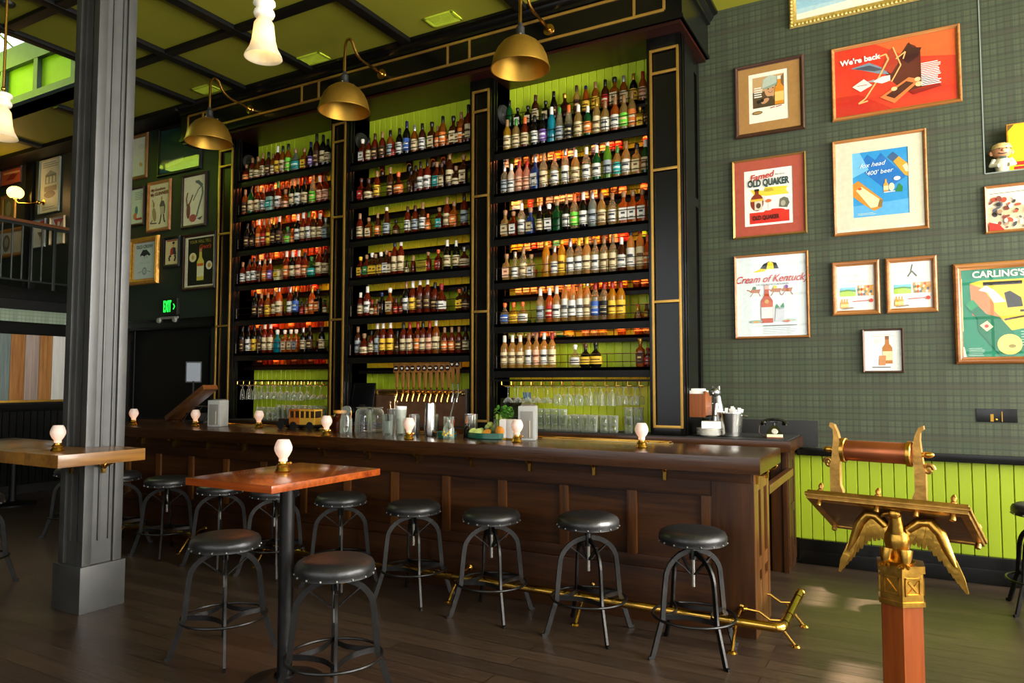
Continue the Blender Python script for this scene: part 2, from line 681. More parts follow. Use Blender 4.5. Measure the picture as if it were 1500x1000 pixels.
# dark wall left of the back bar, door opening, mezzanine wall
b = MB()
b.box(-9.0, -7.3, WL, WL + .1, 2.29, CZ)
b.box(-14.9, -9.0, WL, WL + .1, 0, CZ)
b.box(-7.40, -7.3, WL, WL + .1, 0, 2.29)
struct('wall_left', b, DARKGREEN, 0)
struct('trim_43', MB().box(-9.12, -7.32, WL - .04, WL + .02, 2.16, 2.29, .01).box(-9.12, -8.98, WL - .05, WL + .05, 0, 2.2, .01), BLACK)
dr = MB().box(-8.98, -7.4, WL + .06, WL + .1, 0, 2.2)
dr.box(-8.9, -7.5, WL + .045, WL + .06, .15, 1.0).box(-8.9, -7.5, WL + .045, WL + .06, 1.15, 2.05)
struct('door_1', dr, BLACKM, 0)
b = MB()
b.box(XL - .1, XL, -2.5, WL, 0, 2.47)
struct('wall_far', b, BLACKM, 0)
struct('trim_44', MB().box(XL, XL + .008, -2.4, WL - .01, 2.30, 2.465), PLAIDG, 0)
struct('trim_45', MB().box(XL, XL + .05, -2.4, WL - .01, 2.13, 2.3, .01).box(XL, XL + .05, -2.4, WL - .01, 1.10, 1.20, .01), BLACK)
bb = beadboard(0, 8.2, 0, .12, 1.12)
bb.bm.transform(Matrix.Translation((XL + .0, -2.4, 0)) @ Matrix.Rotation(pi / 2, 4, 'Z'))
struct('trim_46', bb, BLACK, 0)
struct('trim_47', MB().box(-14.9, XL + .05, -2.5, WL - .005, 2.472, 2.73).box(XL - .02, XL + .07, -2.5, WL - .005, 2.6, 2.76, .01), BLACK)
struct('wall_end', MB().box(-15, -14.9, -2.6, 6.6, 0, CZ), DARKGREEN, 0)
struct('trim_48', MB().box(-11.62, -11.44, WL - .05, WL + .01, 2.73, CZ - .02, .012), BLACK)

# window walls (behind the camera and to its right)
def window_wall(name, axis, pos, spans, a0, a1, z0=.75, z1=4.55, out=1):
    mb = MB()
    def bx(p0, p1, za, zb):
        if p1 - p0 < 1e-4: return
        q = sorted((pos, pos + out * .15))
        if axis == 'x': mb.box(q[0], q[1], p0, p1, za, zb)
        else: mb.box(p0, p1, q[0], q[1], za, zb)
    p = a0
    for s0, s1 in spans:
        bx(p, s0, 0, CZ)
        bx(s0, s1, 0, z0)
        bx(s0, s1, z1, CZ)
        p = s1
    bx(p, a1, 0, CZ)
    struct(name, mb, P('3b4038', .5), 0)

WN = [0]
def window(axis, pos, s0, s1, z0=.75, z1=4.55, out=1, nx=3, nz=6):
    WN[0] += 1
    fr = MB()
    def bx(m, p0, p1, za, zb, d0, d1):
        q = sorted((pos + out * d0, pos + out * d1))
        if axis == 'x': m.box(q[0], q[1], p0, p1, za, zb)
        else: m.box(p0, p1, q[0], q[1], za, zb)
    for i in range(nx + 1):
        c = s0 + (s1 - s0) * i / nx
        w = .05 if i in (0, nx) else .022
        bx(fr, max(s0, c - w), min(s1, c + w), z0, z1, .02, .09)
    for i in range(nz + 1):
        c = z0 + (z1 - z0) * i / nz
        w = .05 if i in (0, nz) else .022
        bx(fr, s0, s1, max(z0, c - w), min(z1, c + w), .02, .09)
    o = struct('window_%d' % WN[0], fr, P('22251f', .4), 0)
    gp = MB()
    bx(gp, s0, s1, z0, z1, .052, .056)
    gp.build('pane', PANE, o, 0)

FY = -2.5
RX = 4.0
window_wall('wall_front', 'y', FY, [(-5.6, -3.3), (-2.9, -.6), (-.2, 2.1)], -15, 4, out=-1)
for s in [(-5.6, -3.3), (-2.9, -.6), (-.2, 2.1)]:
    window('y', FY, s[0], s[1], out=-1)
window_wall('wall_right', 'x', RX, [(-1.9, .6), (1.1, 3.5), (3.9, 6.2)], -2.6, 6.6, out=1)
for s in [(-1.9, .6), (1.1, 3.5), (3.9, 6.2)]:
    window('x', RX, s[0], s[1], out=1)

# added unseen sun mask: slots placed to shape the sun patches on the floor
b = MB()
for za, zb, holes in ((0, 3.135, []), (3.135, 3.198, [(4.61, 4.83), (5.33, 5.51), (5.86, 6.06)]), (3.198, 3.41, []), (3.41, 3.63, [(4.24, 4.65), (5.62, 6.11)]),
                      (3.63, 3.74, [(5.62, 6.11)]), (3.74, 4.81, []), (4.81, 4.96, [(4.34, 4.57)]), (4.96, 9.0, [])):
    y = -6
    for h0, h1 in holes + [(9, 9)]:
        b.box(5.6, 5.7, y, h0, za, zb)
        y = h1
struct('sun_mask_wall', b, P('b5a48c', .8), 0)

# ------------------------------------------------------------------ column and its shelf table
cx0, cx1, cy0, cy1 = -4.99, -4.715, 2.755, 3.02
col = thing('column', 'square black panelled column rising through the wooden shelf table', 'column', (0, 0, 0))
col['kind'] = 'structure'
GLOSS = P('3c3b36', .46, 0, var=.35, vscale=6, spec=1.0, bump=.12)
b = MB().box(cx0 + .02, cx1 - .02, cy0 + .02, cy1 - .02, 0, CZ)
for z0, z1 in ((0, .3),):
    b.box(cx0 - .02, cx1 + .02, cy0 - .02, cy1 + .02, z0, z1, .006)
b.build('shaft', GLOSS, col)
b = MB()
for xa, xb, ya, yb in ((cx0, cx0 + .06, cy0, cy0 + .06), (cx1 - .06, cx1, cy0, cy0 + .06), (cx1 - .06, cx1, cy1 - .06, cy1), (cx0, cx0 + .06, cy1 - .06, cy1)):
    b.box(xa, xb, ya, yb, .3, CZ, .004)
for k in (0, 1):
    f = (.11, .18)[k]
    b.box(cx0 + f - .006, cx0 + f + .006, cy0 + .008, cy0 + .03, .45, CZ - .2, .002)
    b.box(cx1 - .03, cx1 - .008, cy0 + f - .006, cy0 + f + .006, .45, CZ - .2, .002)
b.build('corner_board', GLOSS, col)

ct = thing('shelf_table', 'thick oak ledge table wrapped around the black column', 'table', (0, 0, 0))
sx1, sy0, sy1, st = -4.335, 2.375, 2.90, 1.07
b = MB()
b.box(-5.75, cx0 - .02, sy0, sy1 + .02, st - .075, st, .004)
b.box(cx0 - .02, cx1 + .02, sy0, cy0 - .002, st - .075, st, .004)
b.box(cx1 + .02, sx1, sy0, sy1 + .02, st - .075, st, .004)
b.build('tabletop', AMBERWOOD, ct)

dt = thing('dining_table', 'pale-topped table far off under the mezzanine at the left edge', 'table', (-9.6, 4.4, 0))
MB().box(-.75, .70, -.02, .70, .72, .76, .004).build('tabletop', P('b9a184', .4), dt)
MB().lathe([(0, 0), (.26, 0), (.26, .02), (.05, .05), (.04, .1), (.04, .72), (0, .72)], c=(0, .34, 0), seg=20).build('pedestal', BLACKM, dt)
# ------------------------------------------------------------------ back bar carcass
YP = 5.75
YB = 6.10
SOF = 4.41
PIL = [(-7.27, -6.99), (-5.45, -5.24), (-3.655, -3.42), (-1.875, -1.60)]
PIL = [(-7.285, -7.0), (-5.455, -5.225), (-3.66, -3.425), (-1.885, -1.595)]
BAYS = {'left': (-7.0, -5.585), 'middle': (-5.225, -3.72), 'right': (-3.425, -1.905)}
BAYS = {'left': (PIL[0][1], PIL[1][0]), 'middle': (PIL[1][1], PIL[2][0]), 'right': (PIL[2][1], PIL[3][0])}
bbar = thing('back_bar', 'tall black back bar with brass-trimmed pilasters, frieze and lime boarded bays', 'back bar', (0, 0, 0))
side_marks = []
for i, (xa, xb) in enumerate(PIL):
    b = MB()
    b.box(xa, xb, YP + .02, YB + .08, 1.06, SOF)
    # framed face: stiles, rails and a recessed field
    for a, c in ((xa, xa + .035), (xb - .035, xb)):
        b.box(a, c, YP, YP + .03, 1.06, SOF, .003)
    for za, zb in ((1.06, 1.135), (4.29, SOF)):
        b.box(xa, xb, YP + .001, YP + .03, za, zb, .003)
    b.box(xa + .075, xb - .075, YP + .012, YP + .03, 4.325, 4.385, .004)
    # beads along the right-hand side face
    for yy in (YP + .04, YP + .09):
        b.box(xb - .005, xb + .012, yy, yy + .02, 1.06, SOF, .004)
    p = b.build('pilaster', BLACK, bbar)
    g = MB()
    x0, x1, gw, gd = xa + .028, xb - .012, .02, .014
    y0, y1 = YP - gd, YP + .004
    g.box(x0, x0 + gw, y0, y1, 1.12, 4.30, .003)
    g.box(x1 - gw, x1, y0, y1, 1.12, 4.30, .003)
    for z in (1.13, 2.16, 3.268, 4.095, 4.29):
        g.box(x0, x1, y0 + .001, y1, z - .011, z + .011, .003)
    g.build('gold_trim', GOLD, p)
# right side panel
b = MB()
b.box(-1.66, -1.635, YP + .2, WB - .004, 1.06, SOF)
for ya, yb in ((YP + .2, YP + .28), (WB - .09, WB - .01)):
    b.box(-1.64, -1.615, ya, yb, 1.06, SOF, .004)
for za, zb in ((1.06, 1.2), (3.05, 3.13), (SOF - .14, SOF)):
    b.box(-1.64, -1.616, YP + .2, WB - .01, za, zb, .004)
b.build('side_panel', BLACK, bbar)
for k, (xa, xb) in BAYS.items():
    bd = beadboard(xa, xb, YB + .02, 1.06, SOF, .078)
    bd.build('bay_back', P('c6dc2c', .45, var=.04, vscale=3), bbar, 0)
    b = MB()
    b.box(xb, xb + .004, YP + .1, YB + .02, 1.06, SOF)
    b.box(xa - .004, xa, YP + .1, YB + .02, 1.06, SOF)
    b.build('bay_side', BLACK, bbar, 0)
# soffit, entablature, frieze and crown
FX0, FX1, FYF = -7.77, -1.528, 5.58
SOFM = wood('260c05', '3a150a', .32, 'x', .6)
MB().box(-7.3, FX1 - .02, FYF + .02, WB - .02, SOF, SOF + .03).box(FX0 + .02, -7.3, FYF + .02, WL - .004, SOF, SOF + .03).build('soffit', SOFM, bbar)
b = MB()
b.box(-7.295, FX1, FYF, WB - .004, SOF + .028, 4.80)
b.box(FX0, -7.295, FYF, WL - .004, SOF + .028, 4.80)
b.box(-7.295, FX1 + .012, FYF - .012, WB - .004, SOF + .028, SOF + .055)
b.box(FX0 - .01, -7.295, FYF - .012, WL - .004, SOF + .028, SOF + .055)
b.build('frieze', BLACK, bbar)
g = MB()
y0, y1 = FYF - .012, FYF + .004
gx0, gx1, gz0, gz1 = -7.63, -1.675, 4.535, 4.735
for z in (gz0, gz1):
    g.box(gx0, gx1, y0, y1, z - .012, z + .012, .003)
for x in (gx0, -7.36, -5.73, -5.48, -3.807, -3.558, -1.93, gx1):
    g.box(x - .011, x + .011, y0 + .001, y1, gz0, gz1, .003)
g.build('gold_trim', GOLD, bbar)
# stepped crown moulding: profile swept along front and right return
prof = [(0, 4.755), (.02, 4.76), (.024, 4.785), (.05, 4.81), (.056, 4.83), (.088, 4.845), (.092, 4.868), (0, 4.868)]
b = MB()
b.prism([(FYF - d, z) for d, z in prof], FX0 - .0, FX1, 'yz')
b.prism([(FX1 + d, z) for d, z in prof], FYF, WB - .002, 'xz')
c = [(FX1, FYF)]
ring = []
for d, z in prof:
    ring.append((d, z))
for (d0, z0), (d1, z1) in zip(prof, prof[1:]):
    b.quad((FX1, FYF - d0, z0), (FX1 + d0, FYF - d0, z0), (FX1 + d1, FYF - d1, z1), (FX1, FYF - d1, z1))
    b.quad((FX1 + d0, FYF, z0), (FX1 + d0, FYF - d0, z0), (FX1 + d1, FYF - d1, z1), (FX1 + d1, FYF, z1))
b.build('crown', BLACK, bbar)

# back counter
bc = thing('back_counter', 'dark wood back counter running under the bottle shelves', 'counter', (0, 0, 0))
b = MB()
b.box(-7.3, -.79, 5.72, WB - .02, .965, 1.05, .006)
b.build('countertop', OAK, bc)
MB().box(-7.28, -.815, 5.735, WB - .05, 1.05, 1.058, .002).build('bar_mat', P('232322', .7), bc)
b = MB()
b.box(-7.2, -.88, 6.06, WB - .03, .0, .965)
for x in (-.95, -1.6, -2.4):
    b.box(x - .04, x + .06, 6.035, 6.07, 0.0, .965, .004)
b.box(-.90, -.862, 6.02, WB - .03, 0, .965, .004)
for ya, yb in ((6.04, 6.12), (WB - .13, WB - .05)):
    b.box(-.87, -.855, ya, yb, .05, .95, .004)
for za, zb in ((.05, .16), (.45, .52), (.86, .95)):
    b.box(-.87, -.856, 6.04, WB - .05, za, zb, .004)
b.build('cabinet', WALNUTZ, bc)
sp = MB().box(-1.6, -.675, WB - .022, WB - .001, .96, 1.175, .002)
tag(sp.build('splash_board', P('1d1b18', .55)), 'black splash board on the plaid wall behind the telephone', 'board')

# ------------------------------------------------------------------ shelves
def shelf(bay, y0, y1, z, label, group, rail=True, th=.088):
    xa, xb = BAYS[bay]
    xa += .015
    xb -= .008
    t = thing('bottle_shelf', label, 'shelf', (0, 0, z), 0, group)
    MB().box(xa, xb, y0, y1, -.03, 0, .002).box(xa, xb, y0, y0 + .02, -th, 0, .002).build('plank', BLACKM, t)
    if rail:
        r = MB()
        for h in (.045, .115):
            r.tube([(xa, y0 + .012, h), (xb, y0 + .012, h)], .0036, 6)
        nx = 4
        for k in range(nx + 1):
            x = xa + .02 + (xb - xa - .04) * k / nx
            r.tube([(x, y0 + .012, -.02), (x, y0 + .012, .115)], .0036, 6)
        r.build('rail', P('2a2119', .3, .8), t)
    return t

ZS = {'left': 3.898, 'middle': 3.845, 'right': 3.692}
STEP = .4135
RANK = ['', 'top', 'second', 'third', 'fourth', 'fifth', 'sixth']
for bay in ('left', 'middle', 'right'):
    for k in range(1, 7):
        z = ZS[bay] - STEP * (k - 1)
        pos = 'top' if k == 1 else ('lowest' if k == 6 else RANK[k] + ' from top')
        shelf(bay, 5.79, 5.93, z, 'black front bottle shelf, %s in the %s bay, with wire rail' % (pos, bay), 'front bottle shelves')
    ups = {'right': [1, 2, 3, 4, 5, 6], 'middle': [2, 3, 4, 5, 6, 7], 'left': [2, 3, 4, 5, 6, 7]}[bay]
    for q, k in enumerate(ups):
        z = ZS[bay] - STEP * (k - 1) + (.285 if bay == 'right' else .2805)
        pos = 'top' if q == 0 else ('lowest' if q == 5 else ordinal(q + 1) + ' from top')
        shelf(bay, 5.955, YB, z, 'black stepped rear shelf, %s in the %s bay' % (pos, bay), 'rear bottle shelves', bay == 'right', .062)
    # warm strip lights under the shelves
    xa, xb = BAYS[bay]
    for k in range(1, 7):
        z = ZS[bay] - STEP * (k - 1)
        d = bpy.data.lights.new('shelf_strip_light', 'AREA')
        d.shape = 'RECTANGLE'
        d.size, d.size_y = xb - xa - .1, .02
        d.energy = STRIP_W[bay] * (.2 if k == 6 and bay == 'right' else 1)
        d.color = (1.0, .26, .045)
        o = bpy.data.objects.new('shelf_strip_light', d)
        COL.objects.link(o)
        o.location = ((xa + xb) / 2, 5.945, z - .034)
        o.rotation_euler = (math.radians(8), 0, 0)
# ------------------------------------------------------------------ the bar
BX1, BF, BT = -.82, 4.414, 1.07
bar = thing('bar_counter', 'long dark wooden bar with panelled front and thick polished top', 'bar', (0, 0, 0))
b = MB()
b.box(-7.45, BX1 + .075, 4.205, 4.935, BT - .095, BT, .005)
b.build('bar_top', OAK, bar)
b = MB()
b.box(-7.4, BX1 - .02, BF + .015, 4.90, 0, BT - .095)
b.build('carcass', WALNUT, bar)
b = MB()
b.box(-7.4, -1.068, BF - .006, BF + .03, .805, .975, .003)      # top rail
b.box(-7.4, -1.068, BF - .004, BF + .03, .336, .41, .003)       # lower rail
b.box(-7.4, -1.06, BF - .012, BF + .03, 0, .334, .004)          # base board
b.box(-7.4, -.83, BF - .02, BF + .03, .90, .976, .004)
b.build('rail', WALNUT, bar)
for x in [-1.098 - .4775 * k for k in range(0, 14)]:
    if x < -7.38: break
    MB().box(x - .033, x + .033, BF - .005, BF + .03, .405, .81, .003).build('stile', wood('3a1d08', '6e4218', .42, 'z'), bar)
b = MB()
b.box(-1.066, BX1, BF - .012, BF + .04, 0, .975, .004)
b.build('corner_post', WALNUTZ, bar)
b = MB()
for ya, yb in ((BF, BF + .13), (4.62, 4.72), (4.83, 4.905)):
    b.box(BX1 - .025, BX1 + .002, ya, yb, 0, .975, .004)
for za, zb in ((0, .3), (.36, .44), (.84, .975)):
    b.box(BX1 - .025, BX1 + .0, BF, 4.9, za, zb, .004)
b.build('end_panel', wood('4a2a10', '74471f', .3, 'z'), bar)
gr = thing('gate_rail', "wooden gate rail joining the bar's end to the back counter", 'rail', (-.84, 4.94, .765))
MB().box(-.022, .022, 0, 1.08, 0, .055, .003).build('rail_bar', wood('4a2a10', '74471f', .3, 'y'), gr)
MB().box(-.023, .023, -.022, -.001, -.003, .058, .002).build('end_cap', BLACKM, gr)
# return at the left end with the lifted flap
b = MB()
b.box(-7.45, -6.9, 4.94, 5.5, BT - .03, BT + .015, .004)
b.build('bar_return', OAK, bar)
fl = thing('counter_flap', 'lifted wooden counter flap at the far left end of the bar', 'counter flap', (-7.06, 5.0, 1.075))
b = MB()
X = Matrix.Rotation(math.radians(-29.5), 4, 'Y')
b.box(0, .70, -.02, .16, 0, .05, .004, xf=X)
b.build('board', wood('4a2a14', '7c4f26', .3, 'x'), fl)

# purse hooks under the top
def hook(loc, rz, label, group='brass purse hooks under the bar top', antler=False):
    t = thing('purse_hook', label, 'hook', loc, rz, group)
    b = MB()
    b.prism([(-.012, .03), (.012, .03), (.009, -.042), (-.009, -.042)], -.016, .001, 'xz')
    if antler:
        for s in (-1, 1):
            b.tube([(0, -.014, -.005), (s * .02, -.022, .012), (s * .042, -.026, .02), (s * .055, -.026, .034)], [.011, .009, .008, .005], 8)
    else:
        b.tube([(0, -.008, .018), (0, -.035, .018), (0, -.058, .024), (0, -.068, .036)], [.012, .0105, .009, .006], 8)
        b.ball((0, -.069, .038), .0075, 8, 6)
    b.build('hook_body', BRASS, t)
    return t
hk = None
for i in range(13):
    x = -1.347 - .4745 * i
    lab = 'brass purse hook under the bar top, %s along from the right end' % ordinal(i + 1)
    if hk is None:
        hk = hook((x, BF - .021, .93), 0, lab)
    else:
        dup(hk, (x, BF - .021, .93), 0, lab)
dup(hk, (BX1 + .003, 4.475, .93), pi / 2, "brass purse hook on the bar's end panel, nearer the front corner")
dup(hk, (BX1 + .003, 4.80, .93), pi / 2, "brass purse hook on the bar's end panel, nearer the back counter")
hook((cx0 + .14, cy0 - .002, .935), 0, "brass purse hook on the column's dark face under the ledge table", 'brass purse hooks on the column', True)
hook((cx1 + .002, cy0 + .12, .935), pi / 2, "brass purse hook on the column's lit face under the ledge table", 'brass purse hooks on the column', True)

# brass foot rail
fr = thing('foot_rail', "polished brass foot rail along the bar's base turning its right corner", 'foot rail', (0, 0, 0))
yr, zr, xr = 4.165, .165, -.64
pts = [(-7.3, yr, zr), (-4, yr, zr), (xr - .05, yr, zr)]
for k in range(1, 6):
    a = -pi / 2 + k * pi / 12
    pts.append((xr - .05 + .05 * cos(a), yr + .05 + .05 * sin(a), zr))
pts += [(xr, yr + .06, zr), (xr, 4.90, zr)]
b = MB().tube(pts, .026, 14)
b.ball((xr, 4.90, zr), (.03, .012, .03))
b.lathe([(.029, -.02), (.029, .02)], seg=14, xf=Matrix.Translation((xr, yr + .09, zr)) @ Matrix.Rotation(pi / 2, 4, 'X'))
b.build('tube', BRASS, fr)
def bracket(x, y, rz):
    m = Matrix.Translation((x, y, 0)) @ Matrix.Rotation(rz, 4, 'Z')
    b = MB()
    b.lathe([(0, 0), (.026, .001), (.026, .006), (.012, .012), (.008, .02)], seg=14, xf=m @ Matrix.Translation((0, .245, .17)) @ Matrix.Rotation(pi / 2, 4, 'X'))
    def t(pts, r):
        b.tube([m @ Vector(p) for p in pts], r, 8)
    t([(0, .235, .17), (0, .16, .165), (0, .10, .128), (0, .03, .135), (0, .0, .14)], .0085)
    t([(0, .07, .126), (0, .03, .08), (0, -.01, .03), (0, -.03, .006)], .0085)
    b.lathe([(0, .012), (.02, .01), (.028, 0), (0, 0)], c=(0, 0, 0), seg=12, xf=m @ Matrix.Translation((0, -.035, 0)))
    b.lathe([(.0295, -.014), (.0295, .014)], seg=14, xf=m @ Matrix.Translation((0, 0, .165)) @ Matrix.Rotation(pi / 2, 4, 'Y'))
    b.build('bracket', BRASS, fr)
for k in range(7):
    bracket(-.90 - .945 * k, yr, 0)
bracket(xr, 4.40, pi / 2)
bracket(xr, 4.78, pi / 2)

# brass drip trays let into the back edge of the bar top
for i, (xa, xb, wh) in enumerate(((-2.5, -1.45, 'right'), (-4.15, -3.4, 'middle'), (-6.0, -4.7, 'left'))):
    t = thing('drip_rail', 'long brass drip rail set in the bar top, %s one of three' % wh, 'drip rail', ((xa + xb) / 2, 4.875, BT), 0, 'brass drip rails')
    h = (xb - xa) / 2
    MB().box(-h, h, -.05, .05, 0, .006, .002).build('tray', P('c9b070', .35, .9), t)
    MB().box(-h, h, -.05, -.044, .005, .014, .002).box(-h, h, .044, .05, .005, .014, .002).box(-h, -h + .006, -.046, .046, .005, .014).box(h - .006, h, -.046, .046, .005, .014).build('lip', BRASS, t)

# ------------------------------------------------------------------ stools
STUD = []
def make_stool(name, label, loc, rz, sh):
    t = thing(name, label, 'stool', loc, rz, 'backless bar stools')
    b = MB()
    b.lathe([(0, .062), (.10, .062), (.155, .057), (.178, .044), (.187, .026), (.188, .008), (.184, .002), (.186, -.012), (.178, -.016), (0, -.016)], c=(0, 0, sh - .062), seg=40)
    s = b.build('seat', LEATHER, t, 45)
    for k in range(16):
        a = 2 * pi * k / 16
        if not STUD:
            STUD.append(MB().ball((0, 0, 0), .0055, 8, 5).build('stud', STEELB, s))
            so_ = STUD[0]
        else:
            so_ = STUD[0].copy()
            COL.objects.link(so_)
            so_.parent = s
        so_.location = (.187 * cos(a), .187 * sin(a), sh - .067)
    zt = .56        # crown of the arches
    b = MB()
    b.tube([(0, 0, zt - .20), (0, 0, sh - .08)], .011, 12)
    b.build('screw', P('8d8880', .4, .9), t)
    b = MB().lathe([(.02, 0), (.02, .07), (.014, .085)], c=(0, 0, zt - .05), seg=12)
    b.lathe([(.05, 0), (.05, .006)], c=(0, 0, sh - .086), seg=16).lathe([(0, 0), (.05, 0)], c=(0, 0, sh - .086), seg=16)
    b.build('hub', IRON, t)
    R = .183
    for q in (0, 1):
        a0 = pi / 4 + q * pi / 2
        d = Vector((cos(a0), sin(a0), 0))
        n = Vector((-sin(a0), cos(a0), 0))
        pts = []
        for k in range(0, 17):
            a = pi * k / 16
            pts.append(d * (-R * cos(a)) + Vector((0, 0, zt - .15 + .15 * sin(a) - (.012 if q else 0))))
        b = MB()
        b.bar(pts, .013, .028, fixed=n)
        b.build('arch', IRON, t)
    for k in range(4):
        a0 = pi / 4 + k * pi / 2
        d = Vector((cos(a0), sin(a0), 0))
        n = Vector((-sin(a0), cos(a0), 0))
        b = MB()
        b.bar([d * R + Vector((0, 0, zt - .148)), d * (R + .012) + Vector((0, 0, .30)), d * (R + .02) + Vector((0, 0, .205)),
               d * (R + .03) + Vector((0, 0, .185)), d * .268 + Vector((0, 0, .018)), d * .276 + Vector((0, 0, .006)), d * .295 + Vector((0, 0, .004))], .013, .028, fixed=n)
        b.ball(d * (R + .022) + Vector((0, 0, .20)), .008, 8, 5)
        lg = b.build('leg', IRON, t)
        # curved brace up to the hub
        b = MB()
        b.bar([d * (R * .72) + Vector((0, 0, zt - .035)), d * .05 + Vector((0, 0, zt - .10)), d * .018 + Vector((0, 0, zt - .13))], .018, .006, fixed=n)
        b.build('brace', IRON, lg)
    rr = .226
    b = MB()
    b.tube([(rr * cos(2 * pi * k / 40), rr * sin(2 * pi * k / 40), .205) for k in range(40)], .0075, 8, closed=True)
    b.build('foot_ring', IRON, t)
    b = MB()
    for k in range(4):
        a0 = pi / 4 + k * pi / 2
        A = Vector((cos(a0), sin(a0), 0)) * (R + .014)
        B = Vector((cos(a0 + pi / 2), sin(a0 + pi / 2), 0)) * (R + .014)
        m = Vector((cos(a0 + pi / 4), sin(a0 + pi / 4), 0))
        pts = []
        for j in range(9):
            f = j / 8
            p = A.lerp(B, f)
            p = p - m * (.045 * sin(pi * f)) + Vector((0, 0, .215))
            pts.append(p)
        b.bar(pts, .026, .004, fixed=(0, 0, 1))
    b.build('tie_band', IRON, t)
    return t

STOOLS = [(-1.085, 4.035, .1, .680, 'stool at the right end of the bar, nearest the lectern'),
          (-1.725, 4.055, 0, .700, 'second bar stool from the right end'),
          (-2.405, 4.055, .03, .668, 'third bar stool from the right end'),
          (-3.055, 4.085, .05, .662, 'fourth bar stool from the right end'),
          (-3.73, 4.09, 0, .668, 'fifth bar stool from the right end, half behind a table stool'),
          (-4.42, 4.09, .12, .668, "sixth bar stool from the right end, behind the red table's post"),
          (-5.03, 4.07, .06, .655, 'seventh bar stool from the right end, under the red table top'),
          (-5.72, 4.07, 0, .668, 'eighth bar stool from the right end, just right of the column'),
          (-6.42, 4.07, .05, .668, 'ninth bar stool from the right end, partly behind the column'),
          (-7.12, 4.08, .02, .668, 'bar stool at the far left end, mostly behind the column'),
          (-3.36, 2.76, .12, .652, 'stool left of the red table post, drawn up to the table'),
          (-2.42, 2.62, .0, .662, 'stool right of the red table post, nearest the camera'),
          (-6.07, 2.74, .2, .668, 'stool cut off by the left edge beside the ledge table'),
          (.75, 5.82, .0, .70, 'stool against the lime wainscot right of the lectern'),
          (.93, 5.40, .4, .66, 'stool at the right edge in front of the wainscot stool')]
protos = {}
for x, y, rz, sh, lab in STOOLS:
    lab = 'black leather round-seat iron ' + lab
    lab = ' '.join(lab.split()[:16])
    make_stool('bar_stool', lab, (x, y, 0), rz, sh)

# ------------------------------------------------------------------ high table
ht = thing('high_table', 'square high-top table with glossy red-brown top on black post', 'table', (-2.70, 2.575, 0))
b = MB().box(-.285, .285, -.36, .365, 1.015, 1.05, .006)
b.build('tabletop', REDWOOD, ht)
b = MB().tube([(-.06, .06, .03), (-.06, .06, 1.0)], .037, 20)
b.lathe([(.05, 0), (.05, .03)], c=(-.06, .06, .02), seg=20)
b.build('post', IRON, ht)
b = MB().lathe([(0, .04), (.06, .04), (.15, .022), (.195, .012), (.2, 0), (0, 0)], c=(-.06, .06, 0), seg=36)
b.build('base', P('1b1a19', .45, .5, bump=.2), ht)
MB().box(-.15, .03, -.03, .15, .99, 1.015, .003).build('mounting_plate', IRON, ht)

# ------------------------------------------------------------------ little oil-lamp table lights
def make_lamp(label, loc, group):
    t = thing('table_lamp', label, 'lamp', loc, 0, group)
    b = MB().lathe([(0, 0), (.038, 0), (.04, .004), (.036, .012), (.03, .022), (.032, .03), (.028, .038), (.022, .042), (.02, .05), (0, .05)], seg=24)
    bs = b.build('base', BRASS, t)
    k = MB().tube([(.02, -.005, .042), (.045, -.012, .044)], .003, 6).ball((.048, -.013, .044), .008, 8, 6)
    k.build('wick_knob', BRASS, bs)
    b = MB().lathe([(.019, .048), (.022, .055), (.021, .066), (.034, .085), (.043, .105), (.044, .120), (.037, .142), (.028, .158), (.026, .158), (.035, .141), (.0415, .120), (.0405, .106), (.032, .087), (.019, .066)], seg=24)
    b.build('shade', opal('efe8e4', .6), t)
    b = MB().ball((0, 0, .075), (.006, .006, .012), 8, 6)
    b.build('flame', glow('ffa040', 5), t)
    return t
LAMPS = [(-6.757, 4.415, 'farthest left on the bar'), (-6.03, 4.57, 'on the bar left of the grey printer'), (-5.33, 4.72, 'on the bar left of the toy truck'), (-4.06, 4.274, 'on the bar beside the clip-top jar'),
         (-3.281, 4.321, 'on the bar left of the tall shaker'), (-2.459, 4.502, 'on the bar beside the folded napkins'), (-1.543, 4.526, 'farthest right on the bar')]
lp = None
for x, y, lab in LAMPS:
    lab = 'small brass candle lamp with white glass shade, ' + lab
    if lp is None:
        lp = make_lamp(lab, (x, y, BT), 'candle lamps on the bar')
    else:
        dup(lp, (x, y, BT), 0, lab)
    point((x, y, BT + .088), .045, (1, .55, .25), .012)
dup(lp, (-2.763, 2.606, 1.05), .3, 'small brass candle lamp with white glass shade standing on the red table', 'candle lamps on the tables')
dup(lp, (-4.626, 2.53, 1.07), -.4, 'small brass candle lamp with white glass shade on the oak ledge table', 'candle lamps on the tables')
point((-2.763, 2.606, 1.05 + .088), .045, (1, .55, .25), .012)
point((-4.626, 2.53, 1.07 + .088), .045, (1, .55, .25), .012)
